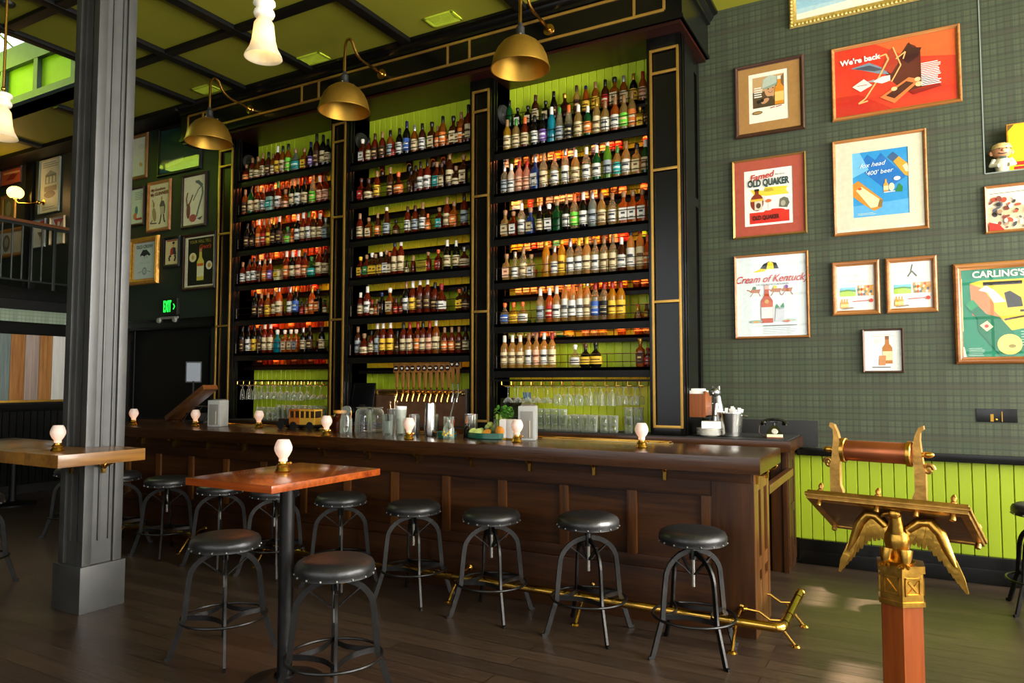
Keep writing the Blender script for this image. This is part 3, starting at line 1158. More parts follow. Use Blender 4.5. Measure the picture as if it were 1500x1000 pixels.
# ------------------------------------------------------------------ gooseneck dome lamps on the frieze
DOMEIN = P('d2b070', .4, .7, var=.06)
def gooseneck(xf, zf, xd, yd, zr, label):
    """flange on the frieze at (xf, FYF, zf), dome rim centre at (xd, yd, zr)"""
    t = thing('gooseneck_lamp', label, 'lamp', (xd, yd, zr), 0, 'brass gooseneck lamps')
    R = .238
    b = MB().lathe([(.006, .262), (.05, .262), (.10, .245), (.15, .21), (.19, .16), (.218, .10), (.232, .04), (.236, .012), (.243, .008), (.243, 0), (.234, 0), (.228, .035), (.212, .10), (.184, .155), (.145, .2), (.1, .232), (.05, .246), (0, .248)], seg=48)
    b.build('dome', BRASSD, t, 40)
    b = MB()
    for k in range(4):
        a = k * pi / 2 + .5
        b.ball((.085 * cos(a), .085 * sin(a), .258), .009, 8, 5)
    b.build('screw', STEEL, t)
    MB().lathe([(.05, .262), (.045, .285), (.036, .29), (.036, .345), (.022, .36), (.018, .385), (0, .385)], seg=18).build('socket', P('2b2a28', .5), t)
    MB().lathe([(0, .17), (.03, .175), (.04, .2), (.036, .235), (0, .24)], seg=16).build('bulb', P('6a5038', .3), t)
    dx, dy, dz = xf - xd, FYF - .006 - yd, zf - zr
    P0 = Vector((0, 0, .38))
    P1 = Vector((dx, dy, dz))
    top = .72
    pts = [P0, Vector((0, 0, .5))]
    for k in range(0, 9):
        a = pi * k / 8 * .78
        pts.append(Vector((dx, dy, 0)) * (.13 * (1 - cos(a)) / 1.0) + Vector((0, 0, .6 + .13 * sin(a))))
    e = pts[-1]
    q = P1 - Vector((dx, dy, 0)) * .18 + Vector((0, 0, .05))
    for k in range(1, 9):
        f = k / 8
        c1 = e + (pts[-1] - pts[-1]) + Vector((dx * .12, dy * .12, -.14))
        c2 = P1 + Vector((-dx * .35, -dy * .35, .04))
        if k == 1:
            base = e.copy()
        p = base * (1 - f) ** 3 + c1 * 3 * f * (1 - f) ** 2 + c2 * 3 * f * f * (1 - f) + P1 * f ** 3
        pts.append(p)
    MB().tube(pts, .0135, 10).build('arm', BRASS, t)
    m = Matrix.Translation(P1) @ Matrix.Rotation(pi / 2, 4, 'X')
    MB().lathe([(0, .022), (.02, .02), (.024, .01), (.052, .006), (.055, -.004), (0, -.004)], seg=24, xf=m).build('wall_flange', BRASS, t)
    return t
gooseneck(-2.721, 4.622, -2.70, 5.0, 4.035, 'brass dome gooseneck lamp over the right bay, nearest of the three')
gooseneck(-4.616, 4.622, -4.585, 5.0, 4.035, 'brass dome gooseneck lamp over the middle bay')
gooseneck(-6.541, 4.618, -6.49, 5.0, 4.05, 'brass dome gooseneck lamp over the left bay beside the dark poster')

# ------------------------------------------------------------------ opal glass pendants
def pendant(x, y, z, label):
    t = thing('pendant_lamp', label, 'lamp', (x, y, z), 0, 'opal glass pendants')
    prof = [(.088, 0), (.083, .014), (.066, .045), (.055, .085), (.05, .13), (.046, .165), (.034, .185), (.03, .195)]
    inn = [(r - .004, h + .001) for r, h in prof[::-1]]
    MB().lathe(prof + inn + [prof[0]], seg=36).build('shade', opal('f7ecd4', .6), t, 60)
    MB().lathe([(.03, .192), (.044, .2), (.05, .215), (.046, .228), (.036, .236), (.04, .25), (.052, .262), (.05, .275), (.03, .285), (0, .29)], seg=28).build('collar', P('e9dfc8', .3), t)
    MB().tube([(0, 0, .28), (0, 0, CZ - z - .03)], .008, 10).ball((0, 0, .31), .014).build('rod', BRASS, t)
    MB().lathe([(0, 0), (.06, 0), (.05, -.03), (.012, -.045), (0, -.045)], c=(0, 0, CZ - z), seg=20).build('ceiling_rose', BRASS, t)
    MB().ball((0, 0, .12), (.022, .022, .034), 12, 8).build('bulb', glow('ffe0a8', 3), t)
    point((x, y, z + .09), .9, (1, .78, .45), .03)
    return t
pendant(-2.66, 2.34, 3.045, 'white opal glass bell pendant hanging before the left brass dome lamps')
pendant(-4.86, 2.26, 3.00, 'white opal glass bell pendant on a brass rod at the left edge')

# ------------------------------------------------------------------ ceiling vents
VENTM = P('c4d636', .5, var=.05)
for x0, x1, y0, y1, lab in ((-3.866, -3.545, 5.253, 5.44, 'lime ceiling vent nearest the right brass dome lamp'), (-5.53, -5.19, 5.27, 5.46, 'lime ceiling vent between the other two vents'), (-7.155, -6.855, 5.257, 5.44, 'lime ceiling vent behind the left gooseneck arm')):
    t = thing('ceiling_vent', lab, 'vent', ((x0 + x1) / 2, (y0 + y1) / 2, CZ), 0, 'ceiling vents')
    hx, hy = (x1 - x0) / 2, (y1 - y0) / 2
    b = MB()
    b.box(-hx, hx, -hy, -hy + .025, -.012, 0, .002).box(-hx, hx, hy - .025, hy, -.012, 0, .002).box(-hx, -hx + .025, -hy, hy, -.012, 0, .002).box(hx - .025, hx, -hy, hy, -.012, 0, .002)
    b.build('frame', VENTM, t)
    b = MB()
    k = int(hx * 2 / .016)
    for i in range(2, k - 1):
        x = -hx + .016 * i
        b.box(x - .003, x + .003, -hy + .02, hy - .02, -.010, -.002)
    b.build('louvre', VENTM, t, 0)
    MB().box(-hx + .02, hx - .02, -hy + .02, hy - .02, -.0018, -.0008).build('duct_opening', P('2a2d0d', .9), t, 0)

b = MB().lathe([(0, -.03), (.05, -.028), (.06, -.015), (.062, 0), (0, 0)], c=(0, 0, 0), seg=20)
o = b.build('smoke_detector', P('1e1d14', .5))
o.location = (-6.94, 3.231, CZ)
tag(o, 'small dark round detector on the ceiling near the left pendant rod', 'smoke detector')

# ------------------------------------------------------------------ wall sconce on the mezzanine
t = thing('wall_sconce', 'lit globe sconce on a brass arm over the mezzanine rail', 'lamp', (-11.18, WL, 4.16))
MB().lathe([(0, .012), (.04, .01), (.05, 0), (0, 0)], seg=18, xf=Matrix.Rotation(pi / 2, 4, 'X')).build('wall_plate', BRASS, t)
MB().tube([(0, -.01, 0), (-.14, -.12, -.03), (-.3, -.2, -.02), (-.36, -.22, .03), (-.36, -.22, .06)], .012, 8).ball((-.05, -.05, -.01), .03).build('arm', BRASS, t)
MB().ball((-.36, -.22, .14), (.11, .11, .095), 24, 14).build('globe', glow('ffc55a', 5.0), t)
MB().lathe([(0, 0), (.05, .005), (.045, .03), (0, .03)], c=(-.36, -.22, .045), seg=16).build('cup', BRASS, t)
point((-11.54, WL - .40, 4.36), 6, (1, .6, .22), .1)

# mezzanine railing
t = thing('mezzanine_railing', 'dark iron railing with wooden handrail along the mezzanine edge', 'railing', (XL + .02, 0, 2.76))
MB().box(-.03, .035, 2.0, 5.76, .88, .925, .008).build('handrail', wood('5a2f16', '8a5128', .35, 'y'), t)
MB().box(-.018, .018, 2.0, 5.76, .845, .88, .003).box(-.012, .012, 2.0, 5.76, .09, .115, .003).build('rail_bar', P('262a26', .4, .5), t)
for y in (5.56, 4.2, 2.9):
    MB().box(-.022, .022, y - .022, y + .022, 0, .86, .003).build('post', P('262a26', .4, .5), t)
y = 2.15
while y < 5.52:
    if min(abs(y - p) for p in (5.56, 4.2, 2.9)) > .05:
        MB().box(-.008, .008, y - .008, y + .008, .1, .86).build('baluster', P('4c504a', .4, .5), t)
    y += .125
BOTTLE_ROWS=[  # many rear-row orange tones have the shelf-strip glow put into the colour
('right', 'b', 0, 3.977, '-3.375bGkN -3.283cDkW*0.8 -3.170cDkC*0.8 -3.088aNuC*1.05 -2.978cDkC*0.85 -2.891fDkD -2.776gNgN*1.1 -2.654bPuD -2.560eOnY -2.465aAcY*1.05 -2.368aNkR*1.05 -2.278cAkC*1.2 -2.190aAsC*1.05 -2.096aDgY*1.05 -2.010aOrP*1.05'),
('right', 'f', 1, 3.692, '-3.307aYcC*1.03 -3.210aPeC -3.115aRoC -3.013aDkW -2.924aDkV -2.836aTwN*1.15 -2.755eCeS*1.1 -2.662eCoK*1.12 -2.567aPwC*1.05 -2.474aGwO*0.95 -2.388bPgC*1.05 -2.306aPcW -2.213aOcW*1.05 -2.130aPcL*1.05 -2.055bPcO*1.05 -1.981cYgY*0.7 -1.923fDkD*0.8'),
('right', 'b', 2, 3.564, '-3.421aDkW -3.279aDoC -3.178aDoD -3.081aDoC -3.001aNcC -2.910cDoC -2.849aDoY -2.771aOoO -2.708aDoW -2.471aVoB -2.387aGoC -2.308aRkR -2.242aRkR -1.980aRrR'),
('right', 'f', 2, 3.279, '-3.337aCsS*0.95 -3.262aWwW*0.95 -3.177aKrP -3.097aKrP*0.95 -3.007cBsW*1.2 -2.921aCcC*1.12 -2.806aCoW*1.03 -2.699bCsW*1.1 -2.597aPwC*1.05 -2.490aCwW*1.08 -2.391aGwW*1.08 -2.287fLwS*1.22 -2.197aPeT*0.95 -2.115aPcW*1.05 -2.016cPkC*1.05 -1.939aGwC'),
('right', 'b', 3, 3.15, '-3.287iWoC -3.134cKoR*0.7 -3.024cNoC*0.9 -2.937aDsS -2.851aCsW -2.787aCsW -2.717aCsW -2.648aAoN -2.569aRoC -2.471cRoC -2.377aAoY -2.285aDoD -2.207aNoP -2.004aNoP'),
('right', 'f', 3, 2.865, '-3.329cPcC*0.98 -3.240cRcW*0.9 -3.152aCwW*1.02 -3.058cBcC*0.95 -2.961aDsC*0.9 -2.866cDwW -2.783cGcN*1.1 -2.690aDcW*1.02 -2.609aCoL*1.08 -2.522aDwW*1.1 -2.433aEsS*1.1 -2.345aPcC*1.02 -2.245aCcW*0.96 -2.141cOcW*1.08 -2.057cOcW*1.08 -1.971cOcW*1.08'),
('right', 'b', 4, 2.737, '-3.314aDoY -3.246aYoY -3.160cCoC -3.098aDrR*0.8 -3.017cNoC -2.952aPoP*0.8 -2.852cCoT -2.768aRoO -2.685iDgY*0.8 -2.616cCoC -2.534aEoS*0.8 -2.454cYoY -2.374aNoD -2.289iNoC*0.8 -2.195iRoR -2.014aGoL'),
('right', 'f', 4, 2.452, '-3.314cPcP*0.95 -3.222eCsW*0.9 -3.134aCcC -3.051cCcW*0.85 -2.896bYyN*1.15 -2.809aPsW*0.95 -2.737bYyY*1.15 -2.652aCsW*1.1 -2.568aCyW*1.12 -2.491aPyC*1.15 -2.410bCcW -2.326bCcC*1.02 -2.243bCcC*1.03 -2.164aNwW -2.080bPnW*1.2 -1.994bPrC*1.22 -1.927aOoO'),
('right', 'b', 5, 2.323, '-3.261cPoC -3.176cPoC -3.091cPoC -3.004cPoC -2.921cPoC -2.836aPoP -2.707iPoC*1.1 -2.564aYoL -2.490aPoD -2.403aOoO -2.312aOoP -2.208aOoY -2.081aNoD -2.006aOoP'),
('right', 'f', 5, 2.038, '-3.333gCoB*0.85 -3.240gYoY*0.85 -3.142gPoW*0.85 -2.956aCwS*1.05 -2.862aOwR*1.05 -2.790aPwW*1.08 -2.704bPsW*1.25 -2.633aPoW*1.3 -2.557bPoW*1.2 -2.491bPsC*1.2 -2.413aCrB*1.15 -2.329aCrK*1.15 -2.252aYrY*1.15 -2.174aYrY*1.15 -2.022hCgN*0.6 -1.944hAuY*0.7'),
('right', 'b', 6, 1.91, '-3.340dCeG*0.9 -3.246dCeG*0.9 -3.161dCeG*0.9 -3.081dCeB*0.9 -2.991dCeO*0.9 -2.902dCeS*0.9 -2.828dGeG*0.9 -2.741dCeY*0.9 -2.573aPoP -2.489aPoC -2.407aPoY -2.228aOoO -2.073aOoP -1.998aPoC'),
('right', 'f', 6, 1.625, '-3.336aPwC*1.02 -3.251aPwC*1.02 -3.168aPwC*1.02 -3.078bPcW -3.000bPcP -2.919bPwW -2.839bPrC -2.609gCwW*0.85 -2.510gDuY*0.88 -2.412gDkY*0.92 -2.002cAgD*0.9 -1.936cRrR*0.6'),
('middle', 'f', 1, 3.845, '-5.103cRwW -5.018aRkC*0.9 -4.933aRuD -4.831aRcD -4.726aAkS -4.685hRrR -4.604aDkW -4.510aDnB*1.2 -4.409aAsC -4.310aNkW -4.190cNkC*1.1 -4.118aOcO*0.8 -4.055aAkO*1.1 -3.977hAkO -3.927cNkC*1.15 -3.870cNuC*0.9 -3.834aOcO*1.1 -3.789aNkD*0.9 -3.749aRkC*1.3'),
('middle', 'f', 2, 3.432, '-5.116cRuR*0.95 -5.012dNuC*1.1 -4.900aRcY -4.721aNcD*1.05 -4.613gRoO*1.05 -4.449cNkD*0.9 -4.388aNkN*0.95 -4.328aRkW*1.05 -4.242aRkW*1.08 -4.124cRcT*1.05 -4.065cNuC -3.970aNcC*1.2 -3.892dNcC*0.95 -3.804cNcC*1.15'),
('middle', 'b', 2, 3.717, '-4.961aNkN*0.7 -4.591aDkN -4.281aNuN -4.152aNkN'),
('middle', 'f', 3, 3.018, '-5.129aRcC*0.95 -5.006cAcC*0.85 -4.885aNcO*0.88 -4.766eNwS*1.05 -4.639dNkD*0.75 -4.489aRuW*0.95 -4.393aRuS*0.95 -4.298aNcW -4.234aOoO*0.6 -4.091cRcT*0.85 -4.000aRcC*1.05 -3.915cAcO -3.794aRkS*1.1'),
('middle', 'f', 4, 2.605, '-5.113cRyY*0.85 -5.028cRcG*0.9 -4.953cNwY*0.95 -4.907cNcY*0.9 -4.834cNwY*0.95 -4.761cNcW -4.715cNoC*0.9 -4.653bRnC*1.15 -4.573bRwC*1.15 -4.493hNkC*0.8 -4.415hRcN*1.05 -4.227cRcR*0.75 -4.101cRoR*0.8 -3.994aDwC -3.888aDwC*0.95 -3.792gRsC*0.9'),
('middle', 'f', 5, 2.191, '-5.107aRwC*0.85 -5.013aRwW*1.05 -4.948hRrC -4.883hOcO -4.819cDnD*0.9 -4.710cAwC*1.05 -4.630hRuR -4.559hRuR -4.498aDcW*1.1 -4.415aRwY*1.1 -4.325aRwD*1.2 -4.232aRwD*1.2 -4.140aRkD -4.061dRrW*1.3 -3.846cNoY*0.8 -3.806cNuY*0.85 -3.766dNkD*1.1'),
('middle', 'f', 6, 1.778, '-5.138bNcS*0.95 -5.049dRcC*1.05 -4.951aRkC*0.85 -4.873bNwS*1.05 -4.796aRwY*1.15 -4.701aRwY*1.15 -4.608hNkD*1.4 -4.529aRkC*1.08 -4.450aRrC*1.08 -4.347aRrO*1.08 -4.283aRkC*1.08 -4.203aRrP*1.08 -4.124aAwC*1.15 -4.021aRcO*0.85 -3.936aRcO*0.85 -3.852aRcD*0.85 -3.772aNkC*0.85'),
('left', 'f', 1, 3.898, '-6.912dRcO*0.95 -6.812aRcC*0.9 -6.713dAcC*1.25 -6.633aRcC -6.541aNkD -6.462aAcC*0.9 -6.389aRwY*1.15 -6.306aAkC*1.12 -6.218bAkL*1.08 -6.104gEcT*1.15 -5.965cAcY*0.95 -5.865fDnV -5.776aNkD*1.3 -5.678aDkC*1.2 -5.607aDkC'),
('left', 'b', 2, 3.765, '-6.903aAoO -6.808aAoO -6.732aOoO -6.645aRoC -6.564aRoC -6.462aAoY -6.383aAoO -6.294aRoC -6.205aOoO -6.118aOoR -5.999aRoR -5.861aRoR'),
('left', 'f', 2, 3.485, '-6.924aOcD*1.05 -6.824aGkC*1.15 -6.713aRcC*1.1 -6.621aRcW -6.496iGsT -6.373aReW*1.12 -6.252dAcP*1.05 -6.143aDcC*1.1 -6.057aDcW*1.1 -5.951aDkC*1.05 -5.825eCcL*1.12 -5.721aRwP*1.02 -5.634aRuP'),
('left', 'b', 3, 3.352, '-6.944aAoO -6.856aRoO -6.773aAoO -6.692aAoO -6.611aRoC -6.520aOoR -6.362aAoO -6.262aOoO -6.185aAoO -6.098aRoO -5.948aRoR -5.842aRoR'),
('left', 'f', 3, 3.071, '-6.876aDkD*1.05 -6.782aDkD*0.9 -6.678aOwO*1.15 -6.593aRcR*1.1 -6.508aAcY*1.1 -6.435aDgD*1.05 -6.341aDwD*1.15 -6.209gEeL*0.85 -6.133hOoO -6.047aDwW*1.08 -5.963aRwC*1.15 -5.879aReW*1.15 -5.795aNgC*1.05 -5.708aRwC -5.621cEsS*0.9'),
('left', 'b', 4, 2.938, '-6.939aOoO -6.797aAoC -6.715aRoO -6.623aAoC -6.537aOoO -6.441aAoO -6.330aRoO -6.252aOoR -6.078aAoO -5.982aOoO -5.876aRoR -5.771aRoR'),
('left', 'f', 4, 2.658, '-6.940aRcW*0.88 -6.828aRkW*0.98 -6.747aRkW -6.655aRsD*0.9 -6.570aOcO*0.9 -6.480aRsV*0.9 -6.352iCcY*0.75 -6.215aRwO*1.12 -6.118aDwC*1.08 -6.022aRwP*1.08 -5.927aRkO*0.98 -5.828gGeT -5.715aRoC*1.1 -5.618aNkC'),
('left', 'b', 5, 2.525, '-6.927aOoO -6.832aRoC -6.727aAoP -6.635aAoP -6.533aAoP -6.442aAoP -6.353aRoP -6.221aOoO -6.101aOoO -5.994aRoO -5.920aOoR'),
('left', 'f', 5, 2.244, '-6.712aDkD*1.02 -6.615aRcD*0.95 -6.508aAcY*0.95 -6.397aRcC -6.325aOsC*1.2 -6.146aRsW*1.12 -6.060aDgB*1.15 -5.965hRkR*0.9 -5.881hAuO -5.809aOgO*1.02 -5.717cDkO*1.05 -5.620hRkC*0.9'),
('left', 'b', 6, 2.111, '-6.938aRoO -6.832aRoO -6.739aAoO -6.636aRoR -6.545aRoR -6.443aOoO -6.354aAoO -6.288aOoO -6.189aRoC -6.103aRoO -6.007aOoO -5.933aOoO -5.828aRoR'),
('left', 'f', 6, 1.831, '-6.921bDkD -6.821bDkW -6.718bDkY -6.626bDkD -6.547bRwC*1.08 -6.452bRwC*1.08 -6.342gTwN*1.1 -6.222cAwC*0.95 -6.125cAwC*0.95 -6.045cAwS*0.95 -5.935aDsC*0.9 -5.836aDkD*0.95 -5.657aDkC*0.92'),
('left', 'b', 7, 1.698, '-6.879aDkD -6.797aDkD -6.705aRcO -6.613aRcO -6.523aAcO -6.433aAcC -6.311aNcD -6.234aNcD -6.137aNkD -6.051aNkD -5.966aNkD -5.882aRkO -5.788aRcO'),
]
# ------------------------------------------------------------------ bottles
SHAPES = {  # profile (radius, height); label zone (z0, z1); square?; neck top
    'a': ([(0, .002), (.034, 0), (.038, .006), (.038, .175), (.034, .198), (.022, .222), (.0145, .24), (.0135, .278), (.0155, .28), (.0155, .29), (0, .29)], (.035, .145), 0),
    'b': ([(0, .002), (.031, 0), (.0345, .006), (.0345, .19), (.031, .212), (.02, .236), (.0135, .25), (.0135, .298), (.015, .30), (.015, .31), (0, .31)], (.03, .165), 0),
    'c': ([(0, .002), (.040, 0), (.0435, .006), (.0435, .15), (.040, .166), (.024, .18), (.0155, .19), (.0145, .228), (.0165, .23), (.0165, .24), (0, .24)], (.03, .13), 1),
    'd': ([(0, .002), (.044, 0), (.049, .008), (.049, .085), (.044, .115), (.026, .14), (.0165, .152), (.0155, .178), (.018, .18), (.018, .19), (0, .19)], (.02, .08), 0),
    'e': ([(0, .002), (.034, 0), (.039, .006), (.0385, .09), (.034, .15), (.026, .21), (.0175, .25), (.0145, .272), (.016, .275), (.016, .285), (0, .285)], (.03, .13), 0),
    'f': ([(0, .002), (.033, 0), (.037, .006), (.037, .16), (.033, .185), (.021, .225), (.0155, .25), (.0145, .29), (.0155, .292), (.0155, .30), (0, .30)], (.04, .14), 0),
    'g': ([(0, .002), (.044, 0), (.054, .012), (.058, .05), (.056, .095), (.047, .13), (.028, .15), (.0175, .162), (.0165, .198), (.019, .20), (.019, .21), (0, .21)], (.03, .105), 2),
    'h': ([(0, .002), (.024, 0), (.027, .005), (.027, .09), (.023, .108), (.0135, .125), (.012, .15), (.0135, .152), (.0135, .16), (0, .16)], (.02, .08), 0),
    'i': ([(0, 0), (.058, 0), (.058, .17), (0, .17)], (.05, .13), 1),
}
LIQ = {'A': ('c4701c', 'amber'), 'R': ('9a2f10', 'red-brown'), 'D': ('16120e', 'black'), 'G': ('1f7a3a', 'green'), 'C': ('ece2bc', 'clear'),
       'P': ('f0cf7c', 'pale gold'), 'Y': ('e3b32a', 'yellow'), 'B': ('3d63b4', 'blue'), 'T': ('12a3b8', 'turquoise'), 'W': ('ece6cf', 'cream-white'),
       'K': ('eab79a', 'pink'), 'E': ('9aa79c', 'grey'), 'O': ('dc7420', 'orange'), 'V': ('4b2a6c', 'purple'), 'N': ('5e2a12', 'dark brown'), 'L': ('7fc436', 'lime green')}
CAP = {'k': ('14130f', 'black'), 'w': ('e6e0cf', 'white'), 'c': ('b98a58', 'cork'), 'r': ('c02418', 'red'), 'g': ('c89a3c', 'gold'), 's': ('b9b9b4', 'silver'),
       'n': ('1e2a5a', 'navy'), 'y': ('e8bf22', 'yellow'), 'o': ('e0652a', 'orange'), 'e': ('4d9a3a', 'green'), 'u': ('5a3220', 'brown')}
LAB = {'C': ('d6c396', 'cream', '6a4a2a'), 'W': ('dfd9cb', 'white', '3d4248'), 'K': ('1b1a18', 'black', 'c9b98c'), 'Y': ('eabd35', 'yellow', '6b3a14'), 'R': ('b3231c', 'red', 'e7d8b0'),
       'G': ('3c7f45', 'green', 'e3dcae'), 'T': ('2fa39a', 'teal', 'e7f0e4'), 'O': ('e07a33', 'orange', 'f4e3bd'), 'P': ('e8b48f', 'peach', '9a4a2a'), 'B': ('3b5ea8', 'blue', 'e8e6da'),
       'V': ('7a5aa0', 'purple', 'eddff0'), 'D': ('4a2c18', 'brown', 'd9b878'), 'S': ('9aa0a0', 'grey', '3a3f44'), 'L': ('6fcf3a', 'lime', 'f2c890')}
LIQM = {}
for k, (h, nm) in LIQ.items():
    LIQM[k] = tinted(h, {'C': .78, 'P': .68, 'D': .02, 'W': .05, 'T': .12, 'E': .3, 'N': .25, 'V': .2, 'R': .42}.get(k, .42))
CAPM = {k: P(h, .35, .8 if k in 'gs' else 0, var=.08) for k, (h, n_) in CAP.items()}
LABM = {k: (flat(h, .55), flat(a, .55)) for k, (h, n_, a) in LAB.items()}

def sq(r, z, ky=1.0, n=24):
    """rounded-square ring"""
    out = []
    for i in range(n):
        a = 2 * pi * (i + .5) / n
        c, s = cos(a), sin(a)
        k = (abs(c) ** 5 + abs(s) ** 5) ** (-1 / 5)
        out.append((r * k * c, r * k * s * ky, z))
    return out

BME = {}
def bottle_meshes(sh):
    if sh in BME:
        return BME[sh]
    prof, (l0, l1), kind = SHAPES[sh]
    mb = MB()
    if kind == 1:
        rings = []
        for r, z in prof:
            if r < 1e-6:
                rings.append([mb.bm.verts.new((0, 0, z))])
            elif r > .021:
                rings.append([mb.bm.verts.new(p) for p in sq(r * .86, z, .9)])
            else:
                rings.append([mb.bm.verts.new((r * cos(2 * pi * (i + .5) / 24), r * sin(2 * pi * (i + .5) / 24), z)) for i in range(24)])
        for A, B in zip(rings, rings[1:]):
            for i in range(24):
                j = (i + 1) % 24
                if len(A) == 1: mb._f([A[0], B[i], B[j]])
                elif len(B) == 1: mb._f([A[i], B[0], A[j]])
                else: mb._f([A[i], A[j], B[j], B[i]])
    else:
        mb.lathe(prof, seg=20, sy=.62 if kind == 2 else 1)
    def fin(m, name, ns):
        me = bpy.data.meshes.new(name)
        bmesh.ops.recalc_face_normals(m.bm, faces=m.bm.faces[:])
        m.bm.to_mesh(me)
        m.bm.free()
        for _ in range(ns):
            me.materials.append(None)
        me.polygons.foreach_set('use_smooth', [True] * len(me.polygons))
        me.set_sharp_from_angle(angle=math.radians(40))
        return me
    body = fin(mb, 'bottle_body', 1)
    # cap / stopper
    zt = prof[-1][1]
    mb = MB()
    if sh == 'i':
        mb.box(-.05, .05, -.045, .045, zt - .001, zt + .012, .003)
    elif sh in 'cdg':
        mb.lathe([(.0175, zt - .02), (.0185, zt - .005), (.0215, zt), (.0215, zt + .022), (.018, zt + .028), (0, zt + .028)], seg=16)
    else:
        mb.lathe([(.0155, zt - .052), (.0165, zt - .05), (.0165, zt + .008), (.014, zt + .012), (0, zt + .012)], seg=16)
    cap = fin(mb, 'bottle_cap', 1)
    # label: a shell over the front of the body with darker printed bands
    mb = MB()
    R = max(r for r, z in prof) + .0007
    rows = [0, .2, .26, .5, .66, 1]
    inks = [0, 1, 0, 1, 0]
    n = 12
    def at(t, z):
        a = -pi / 2 + (t - .5) * (pi * 1.15 if kind != 1 else 1)
        if kind == 1:
            rr = R * .86
            return (rr * 1.78 * (t - .5), -rr * .9 - .0012, z)
        return (R * cos(a), R * sin(a) * (.62 if kind == 2 else 1) - (.0008 if kind == 2 else 0), z)
    for (a, b2), ink in zip(zip(rows, rows[1:]), inks):
        za, zb = l0 + (l1 - l0) * a, l0 + (l1 - l0) * b2
        for i in range(n):
            mb.mi = 1 if (ink and 3 <= i < n - 3) else 0
            t0, t1 = i / n, (i + 1) / n
            mb.quad(at(t0, za), at(t1, za), at(t1, zb), at(t0, zb))
    lab = fin(mb, 'bottle_label', 2)
    BME[sh] = (body, cap, lab)
    return BME[sh]

def put(me, name, mats, parent):
    o = bpy.data.objects.new(name, me)
    COL.objects.link(o)
    for s, m in zip(o.material_slots, mats):
        s.link = 'OBJECT'
        s.material = m
    o.parent = parent
    return o

KIND = {'A': 'amber_brown_bottle', 'R': 'amber_brown_bottle', 'N': 'dark_brown_bottle', 'D': 'black_bottle', 'C': 'clear_green_bottle', 'P': 'pale_gold_bottle', 'G': 'clear_green_bottle', 'E': 'decanter_bottle'}  # kinds assigned from liquid colour alone; contents not identified
SHN = {'d': 'squat ', 'g': 'round ', 'h': 'small ', 'e': 'cone-shaped '}
SHELFN = {0: 'raised top shelf', 1: 'top shelf', 2: 'second shelf', 3: 'third shelf', 4: 'fourth shelf', 5: 'fifth shelf', 6: 'sixth shelf', 7: 'seventh shelf'}
def pick(x, y, z, code, sc, label, group):
    sh, lq, cp, lb = code
    t = thing('carton' if sh == 'i' else KIND.get(lq, 'coloured_bottle'), label, 'box' if sh == 'i' else 'bottle', (x, y, z), random.uniform(-.12, .12), group)
    t.scale = (min(sc, 1.08) ** .5, min(sc, 1.08) ** .5, sc) if sc > 1 else (sc ** .6, sc ** .6, sc)
    body, cap, lab = bottle_meshes(sh)
    if sh == 'i':
        put(body, 'carton_body', [flat({'W': 'efe9dc', 'R': 'b8281e', 'N': 'c9b48a', 'P': 'd9b9a0', 'G': '7f9a8c', 'C': 'c9c08a', 'D': '2a2018', 'A': 'c4701c'}.get(lq, 'b09060'), .6)], t)
    else:
        put(body, 'glass_body', [LIQM[lq]], t)
        put(cap, 'cap', [CAPM[cp]], t)
    if lb != 'N':
        put(lab, 'label', LABM[lb], t)
    return t

for bay, tier, lev, z, spec in BOTTLE_ROWS:
    items = spec.split()
    for i, it in enumerate(items):
        if tier == 'b' and bay == 'left' and i % 3 != 1:
            it = re.sub(r'([a-i][A-Z][a-z])[A-Z]', r'\1N', it)
        sc = 1.0
        if '*' in it:
            it, s = it.split('*')
            sc = float(s)
        code, x = it[-4:], float(it[:-4])
        sh, lq, cp, lb = code
        nm = LIQ[lq][1]
        what = SHN.get(sh, '') + nm + ' bottle' if sh != 'i' else nm + ' carton'
        if sh != 'i':
            what += ', ' + (LAB[lb][1] + ' label, ' if lb != 'N' else '') + CAP[cp][1] + ' cap'
        where = '%s from left, %s %s, %s bay' % (ordinal(i + 1), SHELFN[lev], 'front' if tier == 'f' else 'rear', bay)
        y = 5.862 if tier == 'f' else 6.025
        pick(x, y, z + .001, code, sc * (1.0 if tier == 'f' else .9), what + ', ' + where, 'bottles on the %s %s shelves' % (bay, 'front' if tier == 'f' else 'rear'))

# things standing at the left end of the top shelves
for bay, x, z, lab in (('left', -6.925, 4.08, 'left'), ('middle', -5.155, 4.05, 'middle'), ('right', -3.365, 4.02, 'right')):
    t = thing('round_speaker', 'round dark speaker on the side board above the %s bay' % lab, 'speaker', (BAYS[bay][0] + .004, 5.97, z + .09), 0, 'round speakers')
    m = Matrix.Rotation(pi / 2, 4, 'Y')
    MB().lathe([(0, .02), (.02, .024), (.03, .012), (.085, .03), (.09, .028), (.095, .012), (.098, 0), (0, 0)], seg=28, xf=m).build('cone', P('3b3a33', .6), t)
# yellow beer case on the middle bay
t = thing('wooden_crate', 'yellow slatted crate between bottles on the fourth shelf, middle bay', 'crate', (-4.285, 5.862, ZS['middle'] - 3 * STEP))
b = MB()
for k in range(4):
    b.box(-.055, .055, -.045, -.037, .004 + .03 * k, .028 + .03 * k, .001)
    b.box(-.055, .055, .037, .045, .004 + .03 * k, .028 + .03 * k, .001)
b.box(-.055, -.047, -.037, .037, 0, .12).box(.047, .055, -.037, .037, 0, .12).box(-.05, .05, -.04, .04, 0, .006)
b.build('crate_body', P('b8a028', .5), t)

